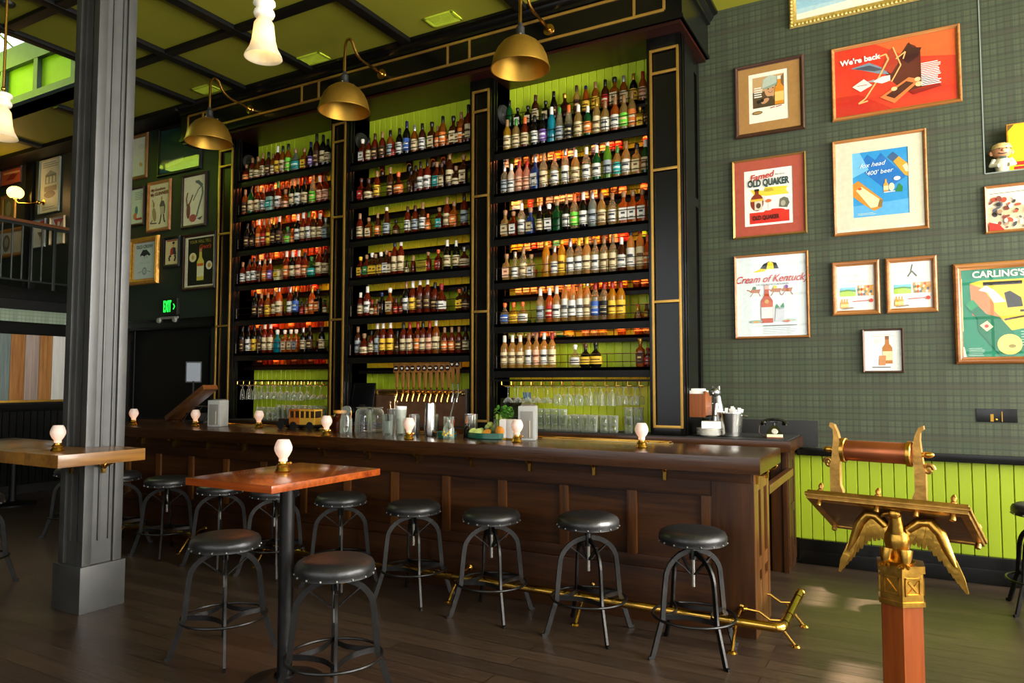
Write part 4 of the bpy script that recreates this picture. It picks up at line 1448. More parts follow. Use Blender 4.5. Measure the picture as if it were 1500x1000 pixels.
# ------------------------------------------------------------------ hanging glass racks and stacked glassware
GL = clear_glass(.75, 'f2f5ee', 1.5, 'e8ebe2')
def lathe_mesh(name, prof, seg=18):
    m = MB().lathe(prof, seg=seg)
    me = bpy.data.meshes.new(name)
    m.bm.to_mesh(me)
    m.bm.free()
    me.materials.append(GL)
    me.polygons.foreach_set('use_smooth', [True] * len(me.polygons))
    return me
G_COUPE = lathe_mesh('coupe', [(0, 0), (.032, 0), (.03, -.004), (.005, -.010), (.0035, -.02), (.0035, -.09), (.008, -.098), (.03, -.115), (.046, -.14), (.048, -.150)])
G_WINE = lathe_mesh('wine', [(0, 0), (.034, 0), (.03, -.004), (.005, -.010), (.0038, -.02), (.0038, -.06), (.012, -.068), (.03, -.085), (.037, -.11), (.036, -.14), (.031, -.17)])
G_FLUTE = lathe_mesh('flute', [(0, 0), (.03, 0), (.028, -.004), (.006, -.010), (.006, -.035), (.014, -.045), (.022, -.07), (.026, -.12), (.029, -.165)])
G_BEER = lathe_mesh('beer', [(0, 0), (.034, 0), (.034, -.006), (.008, -.012), (.006, -.06), (.012, -.075), (.036, -.085), (.038, -.13), (.037, -.155)])
TUM = lathe_mesh('tumbler', [(0, .004), (.030, .004), (.034, 0), (.036, .004), (.041, .12), (.0425, .145), (.040, .145), (.034, .012), (0, .011)])
MUG = lathe_mesh('low_glass', [(0, .004), (.034, .004), (.037, 0), (.039, .004), (.041, .085), (.0385, .085), (.035, .012), (0, .011)])
def inst(me, name, part, label, cat, loc, group):
    t = thing(name, label, cat, loc, random.uniform(0, 3), group)
    o = bpy.data.objects.new(part, me)
    COL.objects.link(o)
    o.parent = t
    return t
RACK_Z = 1.50
def rack(bay, xs):
    t = thing('glass_rack', 'black bar of brass hangers for stemware across the %s bay' % bay, 'glass rack', ((xs[0] + xs[-1]) / 2, 5.86, RACK_Z), 0, 'stemware racks')
    xa, xb = BAYS[bay]
    cx = (xs[0] + xs[-1]) / 2
    MB().box(xa - cx + .006, xb - cx - .006, -.06, -.045, 0, .018, .002).box(xa - cx + .006, xb - cx - .006, .19, .205, 0, .018, .002).build('bar', BLACKM, t)
    for x in xs:
        b = MB()
        b.tube([(x - cx, -.052, .01), (x - cx, -.054, -.03), (x - cx, -.02, -.04), (x - cx, .19, -.04), (x - cx, .2, .01)], .004, 6)
        b.tube([(x - cx, -.054, -.035), (x - cx + .035, -.054, -.035)], .004, 6)
        b.build('hanger', BRASS, t)
r3 = [-3.338 + .1032 * k for k in range(14)]
r1 = [-6.93 + .103 * k for k in range(14)]
rack('right', r3)
rack('left', r1)
def hang(xs, kinds, bay):
    for i, x in enumerate(xs):
        me, nm = kinds[min(i, len(kinds) - 1)]
        for row, y in enumerate((5.84, 5.945)):
            inst(me, nm, 'bowl', 'clear %s hanging upside down from the %s rack' % (nm.replace('_', ' '), bay), 'glass', (x + .052 + (.0 if row == 0 else .012), y, RACK_Z - .046), '%ss hanging in the %s bay' % (nm.replace('_', ' '), bay))
C_, W_, F_, B_ = (G_COUPE, 'coupe_glass'), (G_WINE, 'wine_glass'), (G_FLUTE, 'flute_glass'), (G_BEER, 'beer_glass')
hang(r3[:-1], [C_] * 5 + [W_] * 3 + [F_] * 3 + [B_] * 2, 'right')
hang(r1[:-1], [F_] * 3 + [B_] * 3 + [W_] * 4 + [C_] * 4, 'left')
def stack(x0, x1, step, me, nm, z, y, where, dz=0, lv=1):
    x = x0
    while x < x1:
        for k in range(lv):
            inst(me, nm, 'glass_wall', 'clear %s standing %s' % (nm.replace('_', ' '), where), 'glass', (x, y, z + k * dz), '%ss %s' % (nm.replace('_', ' '), where))
        x += step
CT = 1.059
stack(-3.02, -2.70, .075, TUM, 'tumbler', CT + .0, 5.83, 'on the right counter, left group', .05, 2)
stack(-2.66, -2.35, .078, TUM, 'pint_glass', CT, 5.83, 'in the middle of the right counter')
stack(-2.64, -2.35, .078, TUM, 'pint_glass', CT, 5.93, 'in the middle of the right counter')
stack(-2.33, -2.16, .085, MUG, 'low_glass', CT, 5.85, 'beside the pint glasses', .062, 2)
stack(-2.11, -1.95, .088, TUM, 'highball_glass', CT, 5.86, 'at the right end of the right counter', .075, 2)
stack(-6.60, -6.33, .085, MUG, 'rocks_glass', CT, 5.85, 'on the left counter, left group', .062, 2)
stack(-6.28, -5.62, .082, TUM, 'water_glass', CT, 5.86, 'in a row on the left counter', .03, 2)
# ------------------------------------------------------------------ framed prints
FW_OAK = wood('9a5a26', 'cf8f4c', .35, 'x', 1.0, coat=.2)
FW_DARK = P('3a2116', .35, var=.2, coat=.2)
FW_BLACK = P('12110f', .35)
FW_GOLD = P('c9963f', .32, .7, var=.2, vscale=40, bump=.3)
FW_COPPER = P('a9743f', .3, .6, var=.12)
FW_WALNUT = P('5a3a2a', .3, .2, var=.2)

class Art:
    """flat printed shapes, layered a hair apart; u,v in 0..1 of the sheet"""
    def __init__(s, w, h, y):
        s.w, s.h, s.y, s.k = w, h, y, 0
        s.mb, s.mats = MB(), []
    def mat(s, c):
        m = flat(c, .5)
        if m not in s.mats:
            s.mats.append(m)
        s.mb.mi = s.mats.index(m)
    def pt(s, p):
        return ((p[0] - .5) * s.w, s.y - s.k * .00025, (p[1] - .5) * s.h)
    def poly(s, c, *pts):
        s.mat(c)
        s.k += 1
        f = s.mb._f([s.mb.bm.verts.new(s.pt(p)) for p in pts])
        return s
    def rect(s, c, u0, v0, u1, v1):
        return s.poly(c, (u0, v0), (u1, v0), (u1, v1), (u0, v1))
    def ell(s, c, u, v, ru, rv, rot=0, n=20):
        pts = []
        for i in range(n):
            a = 2 * pi * i / n
            x, y = ru * s.w * cos(a), rv * s.h * sin(a)
            pts.append((u + (x * cos(rot) - y * sin(rot)) / s.w, v + (x * sin(rot) + y * cos(rot)) / s.h))
        return s.poly(c, *pts)
    def line(s, c, wd, *pts):
        for (a, b) in zip(pts, pts[1:]):
            dx, dy = (b[0] - a[0]) * s.w, (b[1] - a[1]) * s.h
            l = math.hypot(dx, dy) or 1
            nx, ny = -dy / l * wd / 2 / s.w, dx / l * wd / 2 / s.h
            s.poly(c, (a[0] + nx, a[1] + ny), (b[0] + nx, b[1] + ny), (b[0] - nx, b[1] - ny), (a[0] - nx, a[1] - ny))
        return s
    def lines(s, c, u0, u1, v0, dv, n, wd=.004, seed=1):
        r = random.Random(seed)
        for i in range(n):
            s.line(c, wd, (u0, v0 - dv * i), (u0 + (u1 - u0) * r.uniform(.8, 1), v0 - dv * i))
        return s
    def bottle(s, u, v, wd, ht, body, label, cap, rot=0):
        """a drawn bottle standing with its base centre at (u, v); wd, ht in metres"""
        def T(x, y):
            return (u + (x * cos(rot) - y * sin(rot)) / s.w, v + (x * sin(rot) + y * cos(rot)) / s.h)
        h = wd / 2
        s.poly(body, T(-h, 0), T(h, 0), T(h, ht * .58), T(h * .4, ht * .72), T(h * .34, ht * .93), T(-h * .34, ht * .93), T(-h * .4, ht * .72), T(-h, ht * .58))
        s.poly(label, T(-h * .96, ht * .12), T(h * .96, ht * .12), T(h * .96, ht * .45), T(-h * .96, ht * .45))
        s.poly(cap, T(-h * .38, ht * .88), T(h * .38, ht * .88), T(h * .38, ht), T(-h * .38, ht))
        return s

def frame(label, x0, x1, z0, z1, wall, fm, fw=.03, matc=None, mw=0, sheet='efe7d6', depth=.03, group='framed prints on the plaid wall', ornate=False, glass=True, mats=None):
    """returns (root, Art). mats: (left, right, bottom, top) mat border widths"""
    w, h = x1 - x0, z1 - z0
    t = thing('framed_print', label, 'picture', ((x0 + x1) / 2, wall, (z0 + z1) / 2), 0, group)
    b = MB()
    prof = [(0, .003), (fw * .12, depth * .75), (fw * .35, depth), (fw * .62, depth * .9), (fw * .8, depth * .6), (fw, depth * .5), (fw, .003)]
    cs = [(-w / 2, -h / 2, 1, 1), (w / 2, -h / 2, -1, 1), (w / 2, h / 2, -1, -1), (-w / 2, h / 2, 1, -1)]
    R = [[b.bm.verts.new((cx + sx * d, -e, cz + sz * d)) for d, e in prof] for cx, cz, sx, sz in cs]
    for k in range(4):
        A, B = R[k], R[(k + 1) % 4]
        for i in range(len(prof)):
            j = (i + 1) % len(prof)
            b._f([A[i], A[j], B[j], B[i]])
    if ornate:
        for side in range(4):
            L = (w if side % 2 == 0 else h)
            k = int(L / .03)
            for i in range(k):
                f = -L / 2 + L * (i + .5) / k
                p = {0: (f, -h / 2 + fw * .3), 1: (w / 2 - fw * .3, f), 2: (f, h / 2 - fw * .3), 3: (-w / 2 + fw * .3, f)}[side]
                b.ball((p[0], -depth * .95, p[1]), (.013, .010, .013), 8, 5)
    b.build('frame', fm, t, 30)
    iw, ih = w - 2 * fw + .004, h - 2 * fw + .004
    MB().box(-iw / 2, iw / 2, -.006, -.001, -ih / 2, ih / 2).build('backing', flat('b9a888'), t, 0)
    ox = oz = 0
    if matc:
        ml, mr, mbt, mt = mats if mats else (mw,) * 4
        aw, ah = iw - ml - mr, ih - mbt - mt
        ox, oz = (ml - mr) / 2, (mbt - mt) / 2
        m = MB()
        for xa, xb, za, zb in ((-iw / 2, -iw / 2 + ml, -ih / 2, ih / 2), (iw / 2 - mr, iw / 2, -ih / 2, ih / 2), (-iw / 2 + ml, iw / 2 - mr, -ih / 2, -ih / 2 + mbt), (-iw / 2 + ml, iw / 2 - mr, ih / 2 - mt, ih / 2)):
            m.box(xa, xb, -.011, -.0065, za, zb)
        m.build('mat_board', flat(matc, .7), t, 0)
    else:
        aw, ah = iw, ih
    a = Art(aw, ah, 0)
    a.off = (ox, -.0068, oz)
    a.root = t
    a.rect(sheet, 0, 0, 1, 1)
    if glass:
        MB().quad((-iw / 2, -.0150, -ih / 2), (iw / 2, -.0150, -ih / 2), (iw / 2, -.0150, ih / 2), (-iw / 2, -.0150, ih / 2)).build('glass', PANE, t, 0)
    return t, a

def done(a):
    a.mb.build('artwork', a.mats, a.root, 0, a.off)

def words(a, s, u, v, size, c, shear=0, align='CENTER', sx=1.0, bold=0.0, spacing=1.0, rot=0):
    o = text_mesh(s, size, flat(c, .5), a.root, (a.off[0] + (u - .5) * a.w, a.off[1] - .0076, a.off[2] + (v - .5) * a.h), 'lettering', shear, align, .0001, (pi / 2, rot, 0), sx, bold, spacing)
    return o

# 1 soldier-with-helmet advert
t, a = frame('framed advert of a smiling person in a pale cap with an amber bottle, tan mat', -1.30, -.717, 3.65, 4.302, WB, FW_WALNUT, .035, 'a97c43', mats=(.09, .10, .085, .06), sheet='f3ead2')
a.rect('c9a06a', .1, .30, .9, .92)
a.rect('5a4226', .1, .30, .9, .62)
a.poly('7d5c3a', (.55, .62), (.9, .92), (.9, .3), (.5, .3))
a.ell('d19a6c', .56, .62, .15, .14)
a.poly('b9c4b0', (.34, .68), (.38, .86), (.55, .93), (.72, .88), (.80, .76), (.55, .72))
a.poly('8fa08c', (.32, .67), (.80, .77), (.80, .73), (.50, .66))
a.line('6b3c22', .004, (.50, .60), (.56, .565), (.62, .60)).ell('3a2416', .50, .65, .018, .012).ell('3a2416', .62, .66, .018, .012)
a.poly('4b3a22', (.16, .3), (.34, .50), (.60, .50), (.72, .3))
a.ell('c98f62', .42, .42, .11, .045, .5).ell('161512', .25, .42, .05, .035).ell('161512', .34, .44, .05, .035)
a.bottle(.78, .31, .075, .25, 'd98a1e', 'e9c46a', 'efe6cf')
a.lines('f4ecd8', .14, .36, .70, .045, 5, .010)
a.ell('3a2c1a', .22, .20, .13, .035).ell('b08a4a', .22, .20, .11, .024)
a.line('a8302a', .007, (.55, .255), (.66, .27)).line('a8302a', .007, (.69, .262), (.84, .28))
done(a)
# 2 gold frame cut by the top of the picture
t, a = frame('ornate gold-framed pale print cut off by the top of the photo', -.828, .152, 4.548, CZ - .02, WB, P('d9b866', .35, .6, var=.2, vscale=40, bump=.3), .06, None, sheet='f1ecd2', ornate=True)
a.rect('9cc7d6', 0, .5, 1, 1).poly('b7d6da', (0, .3), (.5, .42), (1, .45), (1, .55), (0, .55)).ell('5a62c4', .66, .25, .02, .05)
done(a)
# 3 red advert
t, a = frame("wide red framed advert reading We're back, top right on the plaid wall", -.508, .418, 3.667, 4.289, WB, FW_OAK, .03, None, sheet='d8381f')
a.poly('e2622e', (.35, 1), (1, 1), (1, .62), (.62, .72)).poly('c12a18', (0, 0), (.5, 0), (.2, .3), (0, .3))
a.poly('5c2317', (.42, .55), (.56, .78), (.62, .92), (.68, .86), (.72, .76), (.72, .45), (.86, .28), (.60, .22), (.50, .38))
a.poly('3d1813', (.56, .72), (.63, .93), (.66, .84), (.73, .82), (.70, .70), (.62, .62))
a.poly('7c8a96', (.14, .70), (.30, .74), (.42, .62), (.46, .52), (.38, .55), (.25, .64)).poly('4b4f58', (.16, .69), (.30, .70), (.42, .60), (.34, .60))
a.poly('b03a24', (.40, .62), (.46, .86), (.50, .90), (.54, .66), (.48, .52)).line('e8b06a', .012, (.38, .80), (.44, .82), (.46, .74), (.36, .45), (.26, .22), (.20, .16), (.28, .18)).line('e8b06a', .010, (.50, .90), (.56, .62), (.48, .40)).line('e8b06a', .010, (.52, .72), (.60, .80), (.58, .70))
a.poly('efe6d4', (.32, .45), (.40, .50), (.47, .50), (.47, .42), (.40, .40)).poly('9aa0a0', (.27, .46), (.34, .48), (.33, .44))
a.poly('f0e2cc', (.15, .42), (.25, .51), (.32, .40), (.22, .33)).line('c04038', .005, (.19, .42), (.28, .42))
a.poly('d9763c', (.38, .20), (.62, .42), (.72, .36), (.50, .08)).poly('4a2016', (.43, .21), (.60, .37), (.66, .33), (.50, .15)).ell('efc08a', .50, .29, .025, .03).ell('efc08a', .70, .30, .03, .035).ell('efc08a', .69, .37, .025, .03)
a.poly('8c2016', (.62, .22), (.86, .26), (.88, .22), (.66, .16))
a.lines('f4dcd0', .72, .88, .58, .026, 13, .008)
done(a)
words(a, "We're back", .22, .80, .062, 'f6efe4', bold=.0022, rot=-.02)
# 4 Old Quaker
t, a = frame('framed liquor advert with a wide brick-red mat, bottle and stemmed glass', -1.333, -.721, 2.753, 3.456, WB, P('b08a4c', .3, .7), .02, 'b0503c', mats=(.085, .09, .085, .09), sheet='f6f0e2')
a.poly('efd23c', (.12, .66), (.40, .62), (.44, .68), (.90, .66), (.86, .60), (.92, .52), (.45, .52), (.2, .56))
a.rect('d8301f', .1, .04, .92, .24).ell('d8301f', .62, .24, .22, .04)
a.ell('8a2f14', .26, .42, .14, .155).rect('8a2f14', .22, .55, .30, .63).rect('2a1a12', .21, .62, .31, .66).rect('e7b93a', .13, .44, .39, .48).rect('d9cfb0', .21, .28, .37, .44).ell('5a4030', .29, .36, .05, .05)
a.ell('e9c9b0', .50, .44, .075, .05).rect('f6f0e2', .42, .45, .58, .51).line('d8d2c4', .005, (.50, .40), (.50, .28)).ell('e8e4da', .50, .27, .06, .014).ell('d06a3a', .50, .43, .06, .03)
a.poly('6c6a5a', (.72, .30), (.74, .44), (.82, .47), (.90, .44), (.93, .36), (.88, .28)).ell('b0a890', .80, .36, .05, .05)
a.lines('6b4a10', .42, .62, .645, .02, 3, .003)
done(a)
words(a, 'Famed', .36, .875, .075, 'c22a22', shear=.35, bold=.0014, rot=-.12)
words(a, 'is the name', .72, .885, .022, '55504a')
words(a, 'OLD QUAKER', .50, .755, .082, '2b4342', sx=.66, bold=.0035)
words(a, 'OLD QUAKER', .44, .135, .05, '2a1a16', sx=.7, bold=.0018)
# 5 fox head
t, a = frame('framed blue beer advert with tilted bottles and a broad cream mat', -.517, .168, 2.698, 3.501, WB, FW_OAK, .028, 'd6cdb2', mats=(.125, .105, .115, .10), sheet='2f8fc8')
a.poly('1f6cb4', (.10, .78), (.28, .96), (.42, .86), (.52, .96), (.95, .55), (.60, .38))
a.poly('6fb6dc', (0, 1), (.14, 1), (.30, .72), (.0, .62)).poly('5aa6d4', (0, .18), (1, .22), (1, 0), (0, 0))
def beer(u, v, rot, k):
    a.bottle(u, v, .10 * k, .36 * k, 'c88a32', 'e9cf8c', 'a8742a', rot)
a.poly('c8852a', (.0, .33), (.0, .52), (.10, .57), (.30, .42), (.54, .24), (.52, .13), (.38, .08), (.18, .20)).poly('f0dca4', (.06, .42), (.16, .47), (.48, .25), (.44, .14), (.32, .13)).ell('c8542a', .13, .44, .035, .02).poly('8a6a3a', (.48, .25), (.54, .24), (.52, .13), (.44, .14))
a.poly('d99a34', (.74, .80), (.84, .87), (1, .74), (1, .55), (.93, .58)).poly('3a5a80', (.64, .88), (.74, .95), (.84, .87), (.74, .80)).poly('f2e2b4', (.90, .72), (.97, .75), (1, .70), (1, .62), (.95, .63))
a.bottle(.60, .36, .035, .10, 'd99a3a', 'f0d9a0', 'c9862e').ell('e8dcb0', .70, .42, .05, .06).ell('f0f0e8', .80, .54, .06, .03)
a.poly('2d7a3c', (.76, .34), (.84, .46), (.90, .40), (.88, .33)).line('e8e4dc', .006, (.56, .345), (.76, .35))
a.lines('d6e4c4', .08, .42, .055, .02, 2, .003)
done(a)
words(a, 'fox head', .36, .79, .052, 'e4f0f4', shear=.4, rot=-.05)
words(a, "'400' beer", .48, .665, .050, 'e4f0f4', shear=.25, rot=-.05)
# 6 Cream of Kentucky
t, a = frame('framed pale advert with jockey cap, bourbon bottle and racing horses', -1.330, -.719, 1.869, 2.606, WB, FW_OAK, .022, None, sheet='dfe8e6')
a.poly('2c2c2c', (.34, .835), (.40, .90), (.48, .93), (.58, .91), (.62, .835)).poly('f0d222', (.44, .835), (.46, .91), (.50, .93), (.54, .90), (.55, .83)).poly('e6c81e', (.24, .805), (.36, .845), (.44, .835), (.42, .81), (.30, .80))
for u in (.26, .56, .72):
    a.poly('b5714a', (u - .07, .555), (u - .03, .60), (u + .04, .585), (u + .09, .59), (u + .07, .54), (u - .02, .545)).line('b5714a', .008, (u - .06, .57), (u - .11, .585)).line('a8643e', .005, (u - .02, .545), (u - .06, .50)).line('a8643e', .005, (u + .06, .545), (u + .09, .50)).ell({.26: '3f7a52', .56: 'e0c83a', .72: '8a5aa4'}[u], u, .605, .028, .02)
a.bottle(.44, .165, .098, .33, 'b8481c', 'dcdcd4', 'd9b0a0').rect('c85a2a', .36, .36, .52, .42).ell('caa24a', .44, .43, .03, .025)
a.poly('c9ccd0', (.55, .18), (.57, .34), (.69, .34), (.69, .18)).poly('2e8a52', (.56, .34), (.58, .40), (.62, .35)).poly('2e8a52', (.62, .34), (.68, .41), (.69, .35)).ell('9aa0a0', .63, .34, .06, .012)
a.ell('8fb09a', .28, .185, .09, .02).ell('d8a04a', .28, .18, .05, .012).ell('b3c4b0', .76, .19, .1, .018).ell('d07a5a', .72, .18, .05, .012)
a.lines('a3a8a8', .38, .86, .10, .022, 4, .003).line('6a6a6a', .006, (.38, .13), (.86, .13))
done(a)
words(a, 'Cream of Kentucky', .5, .71, .088, 'c8302c', shear=.45, sx=.86, bold=.0006)
words(a, 'THE DOUBLE RICH BOURBON', .52, .640, .020, '3d4a4c')
# 7, 8 pair of small oak frames
for x0, x1, lab, k in ((-.543, -.186, 'left of the pair of small oak-framed landscape adverts', 0), (-.149, .212, 'right of the pair of small oak-framed landscape adverts', 1)):
    t, a = frame(lab, x0, x1, 2.040, 2.486, WB, FW_OAK, .04, None, sheet='efe8dc', depth=.035)
    a.line('9a9a90', .003, (.08, .78), (.5, .79)).lines('a8a398', .22, .8, .66, .035, 2, .003)
    if k:
        a.line('5b5f4c', .012, (.42, .68), (.52, .80), (.64, .68))
        a.line('5b5f4c', .010, (.50, .80), (.54, .94))
    else:
        a.line('c9b4a8', .004, (.42, .68), (.52, .80), (.60, .70))
    a.rect('7fc4d4', .08, .32, .50, .52).poly('a9d24a', (.08, .32), (.5, .32), (.5, .40), (.3, .44), (.08, .42)).poly('6f9a5a', (.08, .42), (.3, .44), (.5, .41), (.5, .45), (.28, .47), (.08, .45))
    a.rect('e0a25a', .55, .32, .97, .55)
    for i in range(14):
        a.ell(('6e8a6a', 'e9d8b0', 'c2582e', 'f0ead8', '4f7286')[i % 5], .58 + .035 * (i % 10) + .01 * k, .35 + .055 * (i % 4), .03, .03)
    for i in range(3):
        a.bottle(.13 + .07 * i, .06, .022, .075, 'd59a2e', 'f0d080', 'c8862a')
    a.poly('8c8474', (.10, .05), (.40, .08), (.46, .05), (.2, .03)).line('b8483c', .006, (.42, .20), (.82, .21)).ell('c8483a', .90, .21, .05, .04)
    done(a)
# 9 small frame low
t, a = frame('small dark-framed advert of a bottle and glass, lowest on the plaid wall', -.327, -.033, 1.568, 1.924, WB, P('6a4a3a', .3, .4), .018, None, sheet='e8e8e0')
a.lines('d8a090', .2, .85, .90, .04, 2, .003).lines('b9b4ac', .24, .5, .78, .03, 4, .003)
a.bottle(.62, .18, .07, .22, 'b8763a', 'e2cfa0', '8a5a3a').poly('c98a5a', (.38, .14), (.40, .38), (.58, .38), (.56, .14)).rect('6a6a70', .2, .08, .7, .105)
done(a)
# 10 Carling's
t, a = frame("oak-framed green advert with a cash register, at the right edge", .311, .887, 1.630, 2.404, WB, wood('8a5020', 'bd7f3e', .35, 'x', 1.0, coat=.2), .055, None, sheet='1f7a5a', depth=.035)
a.poly('b8c8b8', (0, 0), (.05, 0), (.02, .12), (0, .12)).poly('d8d0a0', (0, .3), (.015, .3), (.015, .9), (0, .9))
a.poly('c87a50', (.12, .84), (.26, .86), (.44, .60), (.44, .52), (.56, .42), (.56, .28), (.14, .48))
a.poly('e8b83a', (.12, .84), (.26, .87), (.86, .87), (.84, .60), (.92, .56), (.92, .44), (1, .38), (1, .34), (.55, .28), (.55, .42), (.44, .52), (.44, .60), (.30, .78))
a.rect('2a2a2a', .30, .81, .82, .85).poly('c8d8e0', (.24, .76), (.34, .81), (.44, .76), (.60, .62), (.44, .61), (.36, .73)).poly('3a3a38', (.58, .72), (.66, .74), (.80, .66), (.82, .56), (.62, .55)).rect('3a3a30', .78, .50, .92, .525).poly('4a4038', (.56, .425), (.9, .47), (.93, .455), (.58, .405))
a.poly('c84a38', (.86, .84), (1, .88), (1, .40), (.90, .50)).ell('c88a70', .25, .50, .08, .03)
a.bottle(.72, .02, .17, .50, '1f6a4a', '1f6a4a', '2f8a5a', .62).ell('e2c868', .63, .14, .165, .115, -.2).ell('8a7a3a', .66, .12, .05, .02).poly('e8d8a0', (.24, .36), (.34, .41), (.42, .34), (.33, .29)).ell('c8402a', .33, .35, .03, .02)
a.lines('c8d8c8', .08, .30, .10, .02, 5, .003).lines('c8d8c8', .78, .98, .28, .03, 6, .004)
done(a)
words(a, "CARLING'S", .51, .935, .068, 'f2ead0', bold=.0016)
# 11 crowd
t, a = frame('framed crowded party picture under the wall niche at the right edge', .531, .914, 2.615, 2.983, WB, FW_OAK, .022, None, sheet='e2d6bc')
r = random.Random(4)
a.rect('c9b48c', 0, 0, 1, .55)
a.line('5a4a3a', .004, (.05, .86), (.95, .88))
for i in range(60):
    a.ell(r.choice(['2a2420', '3c342e', '7a3a2a', 'd8c8a8', '9a7a5a', '5a5a64', 'e8dcc0', 'b0482e', 'c8983a']), r.uniform(.06, .94), r.uniform(.06, .74), r.uniform(.02, .06), r.uniform(.02, .07), r.uniform(0, 3))
a.poly('b82c20', (.02, 0), (.3, 0), (.2, .14), (.02, .2))
done(a)

# dark wall prints
GW = 'framed posters on the dark wall'
t, a = frame('oak-framed pale poster half hidden behind the column, high on the dark wall', -9.10, -8.725, 4.185, 4.80, WL, P('a8763c', .35, .3), .05, None, sheet='d5d2b4', group=GW, glass=False)
a.ell('c89a3a', .6, .30, .06, .06).ell('c89a3a', .72, .28, .05, .05).lines('a8a488', .4, .85, .8, .04, 3, .004)
done(a)
t, a = frame('black-framed dark poster reflecting the lime skylight in its glass', -8.51, -7.645, 4.145, 4.80, WL, FW_BLACK, .045, None, sheet='1f3a34', group=GW)
a.poly('16442c', (.05, .6), (.3, .9), (.9, .95), (1, .6), (.7, .5), (.3, .55)).poly('2c5a66', (0, 0), (1, 0), (1, .2), (.5, .12), (0, .1)).poly('7c6a44', (.02, .1), (.24, .14), (.26, .3), (.05, .32)).poly('8a8468', (.2, .12), (.6, .2), (.6, .3), (.25, .28))
done(a)
t, a = frame('oak-framed cream poster of a person facing an animal under dark red lettering', -8.70, -8.22, 3.44, 4.11, WL, FW_OAK, .045, None, sheet='dccda2', group=GW, glass=False)
a.poly('5a5248', (.52, .52), (.60, .62), (.74, .60), (.82, .48), (.80, .32), (.60, .30)).ell('b98f6a', .62, .66, .05, .05).rect('b8ac88', .56, .30, .76, .48).line('3c3a36', .022, (.62, .30), (.56, .12), (.5, .10)).line('3c3a36', .022, (.74, .30), (.78, .14), (.84, .13))
a.ell('a58a5e', .26, .32, .10, .16, .2).ell('9a7e54', .22, .54, .05, .06).line('8a7048', .016, (.2, .58), (.15, .66)).line('5a4a34', .014, (.18, .2), (.06, .13), (.4, .12))
done(a)
words(a, 'My Goodness', .46, .875, .052, '7a2c26', bold=.0012, rot=-.03)
words(a, 'My GUINNESS', .52, .775, .058, '7a2c26', bold=.0016, rot=-.03)
t, a = frame('dark-framed poster of grey curved bird and red claws on cream', -8.005, -7.53, 3.42, 4.105, WL, FW_DARK, .035, None, sheet='ddd3b0', group=GW, glass=False)
a.line('6a6e6c', .028, (.55, .88), (.72, .84), (.86, .76), (.88, .62), (.80, .48), (.68, .28), (.62, .16)).poly('565c5c', (.52, .90), (.70, .90), (.90, .80), (.80, .76)).line('5a6060', .014, (.86, .78), (.70, .72), (.52, .56), (.46, .50)).ell('7a4440', .24, .30, .09, .16).line('7a4440', .022, (.18, .40), (.14, .56), (.2, .68)).line('7a4440', .020, (.26, .42), (.36, .52), (.44, .62)).ell('a8524a', .46, .14, .16, .08).poly('4e5c5e', (.66, .12), (.92, .16), (.80, .08))
done(a)
t, a = frame('brown-framed pale poster with orange figure, half hidden behind the column', -9.09, -8.755, 3.56, 4.09, WL, FW_DARK, .035, None, sheet='c9cdb4', group=GW, glass=False)
a.lines('6a7a70', .3, .95, .9, .05, 5, .007).ell('4a7a70', .45, .38, .12, .13).ell('c8744a', .35, .22, .14, .1).rect('a83a2c', .4, .1, .9, .16)
done(a)
t, a = frame('wide gold-framed whiskey print with a black bird, beside the column', -9.03, -8.43, 2.765, 3.395, WL, P('c08a34', .35, .5, var=.25, vscale=30, bump=.4), .075, None, sheet='b9c0bc', group=GW, glass=False, depth=.05)
a.poly('26282a', (.28, .66), (.40, .80), (.58, .80), (.76, .66), (.72, .62), (.60, .66), (.48, .62), (.36, .66), (.30, .62)).line('26282a', .008, (.48, .64), (.5, .56)).line('26282a', .008, (.58, .64), (.6, .56)).ell('6a6864', .50, .22, .10, .10).ell('a8b0ac', .50, .22, .075, .075).line('6a6864', .006, (.2, .18), (.38, .22)).line('6a6864', .006, (.62, .22), (.8, .18)).lines('8e9690', .25, .75, .46, .03, 2, .003)
done(a)
words(a, 'OLD CROW', .5, .88, .062, '4a4c4a', bold=.001)
t, a = frame('small black-framed print of a seated person in a red jacket', -8.35, -8.01, 2.945, 3.35, WL, FW_BLACK, .045, None, sheet='d6c08a', group=GW, glass=False)
a.ell('c89a78', .62, .78, .09, .07).ell('1e1c1c', .62, .86, .1, .05).poly('a32a24', (.36, .36), (.40, .62), (.56, .70), (.66, .40)).poly('2e323c', (.60, .40), (.58, .70), (.78, .66), (.86, .38)).line('2e3040', .03, (.46, .36), (.30, .30), (.34, .14)).line('2e3040', .03, (.70, .36), (.82, .30), (.72, .12)).rect('9a3a2a', .1, .93, .9, .98)
done(a)
t, a = frame('tall dark-framed black poster with a whisky bottle and two cream discs', -7.955, -7.32, 2.625, 3.34, WL, FW_DARK, .045, 'c9c0a0', mats=(.05, .02, .02, .02), sheet='17160f', group=GW, glass=False)
a.bottle(.50, .10, .13, .40, 'c9b84a', 'd6d2a4', 'b87a5a').rect('c8642a', .38, .40, .61, .46).ell('d9c890', .20, .60, .14, .10).ell('b09a4a', .20, .60, .05, .05).ell('d9ceb0', .84, .40, .12, .09).ell('b58f3a', .84, .40, .06, .05)
done(a)
words(a, 'YOUR WILL TELL', .5, .92, .052, '8a7a30', bold=.0008)
words(a, "Grant's", .68, .80, .075, 'b03a24', shear=.35, bold=.001)

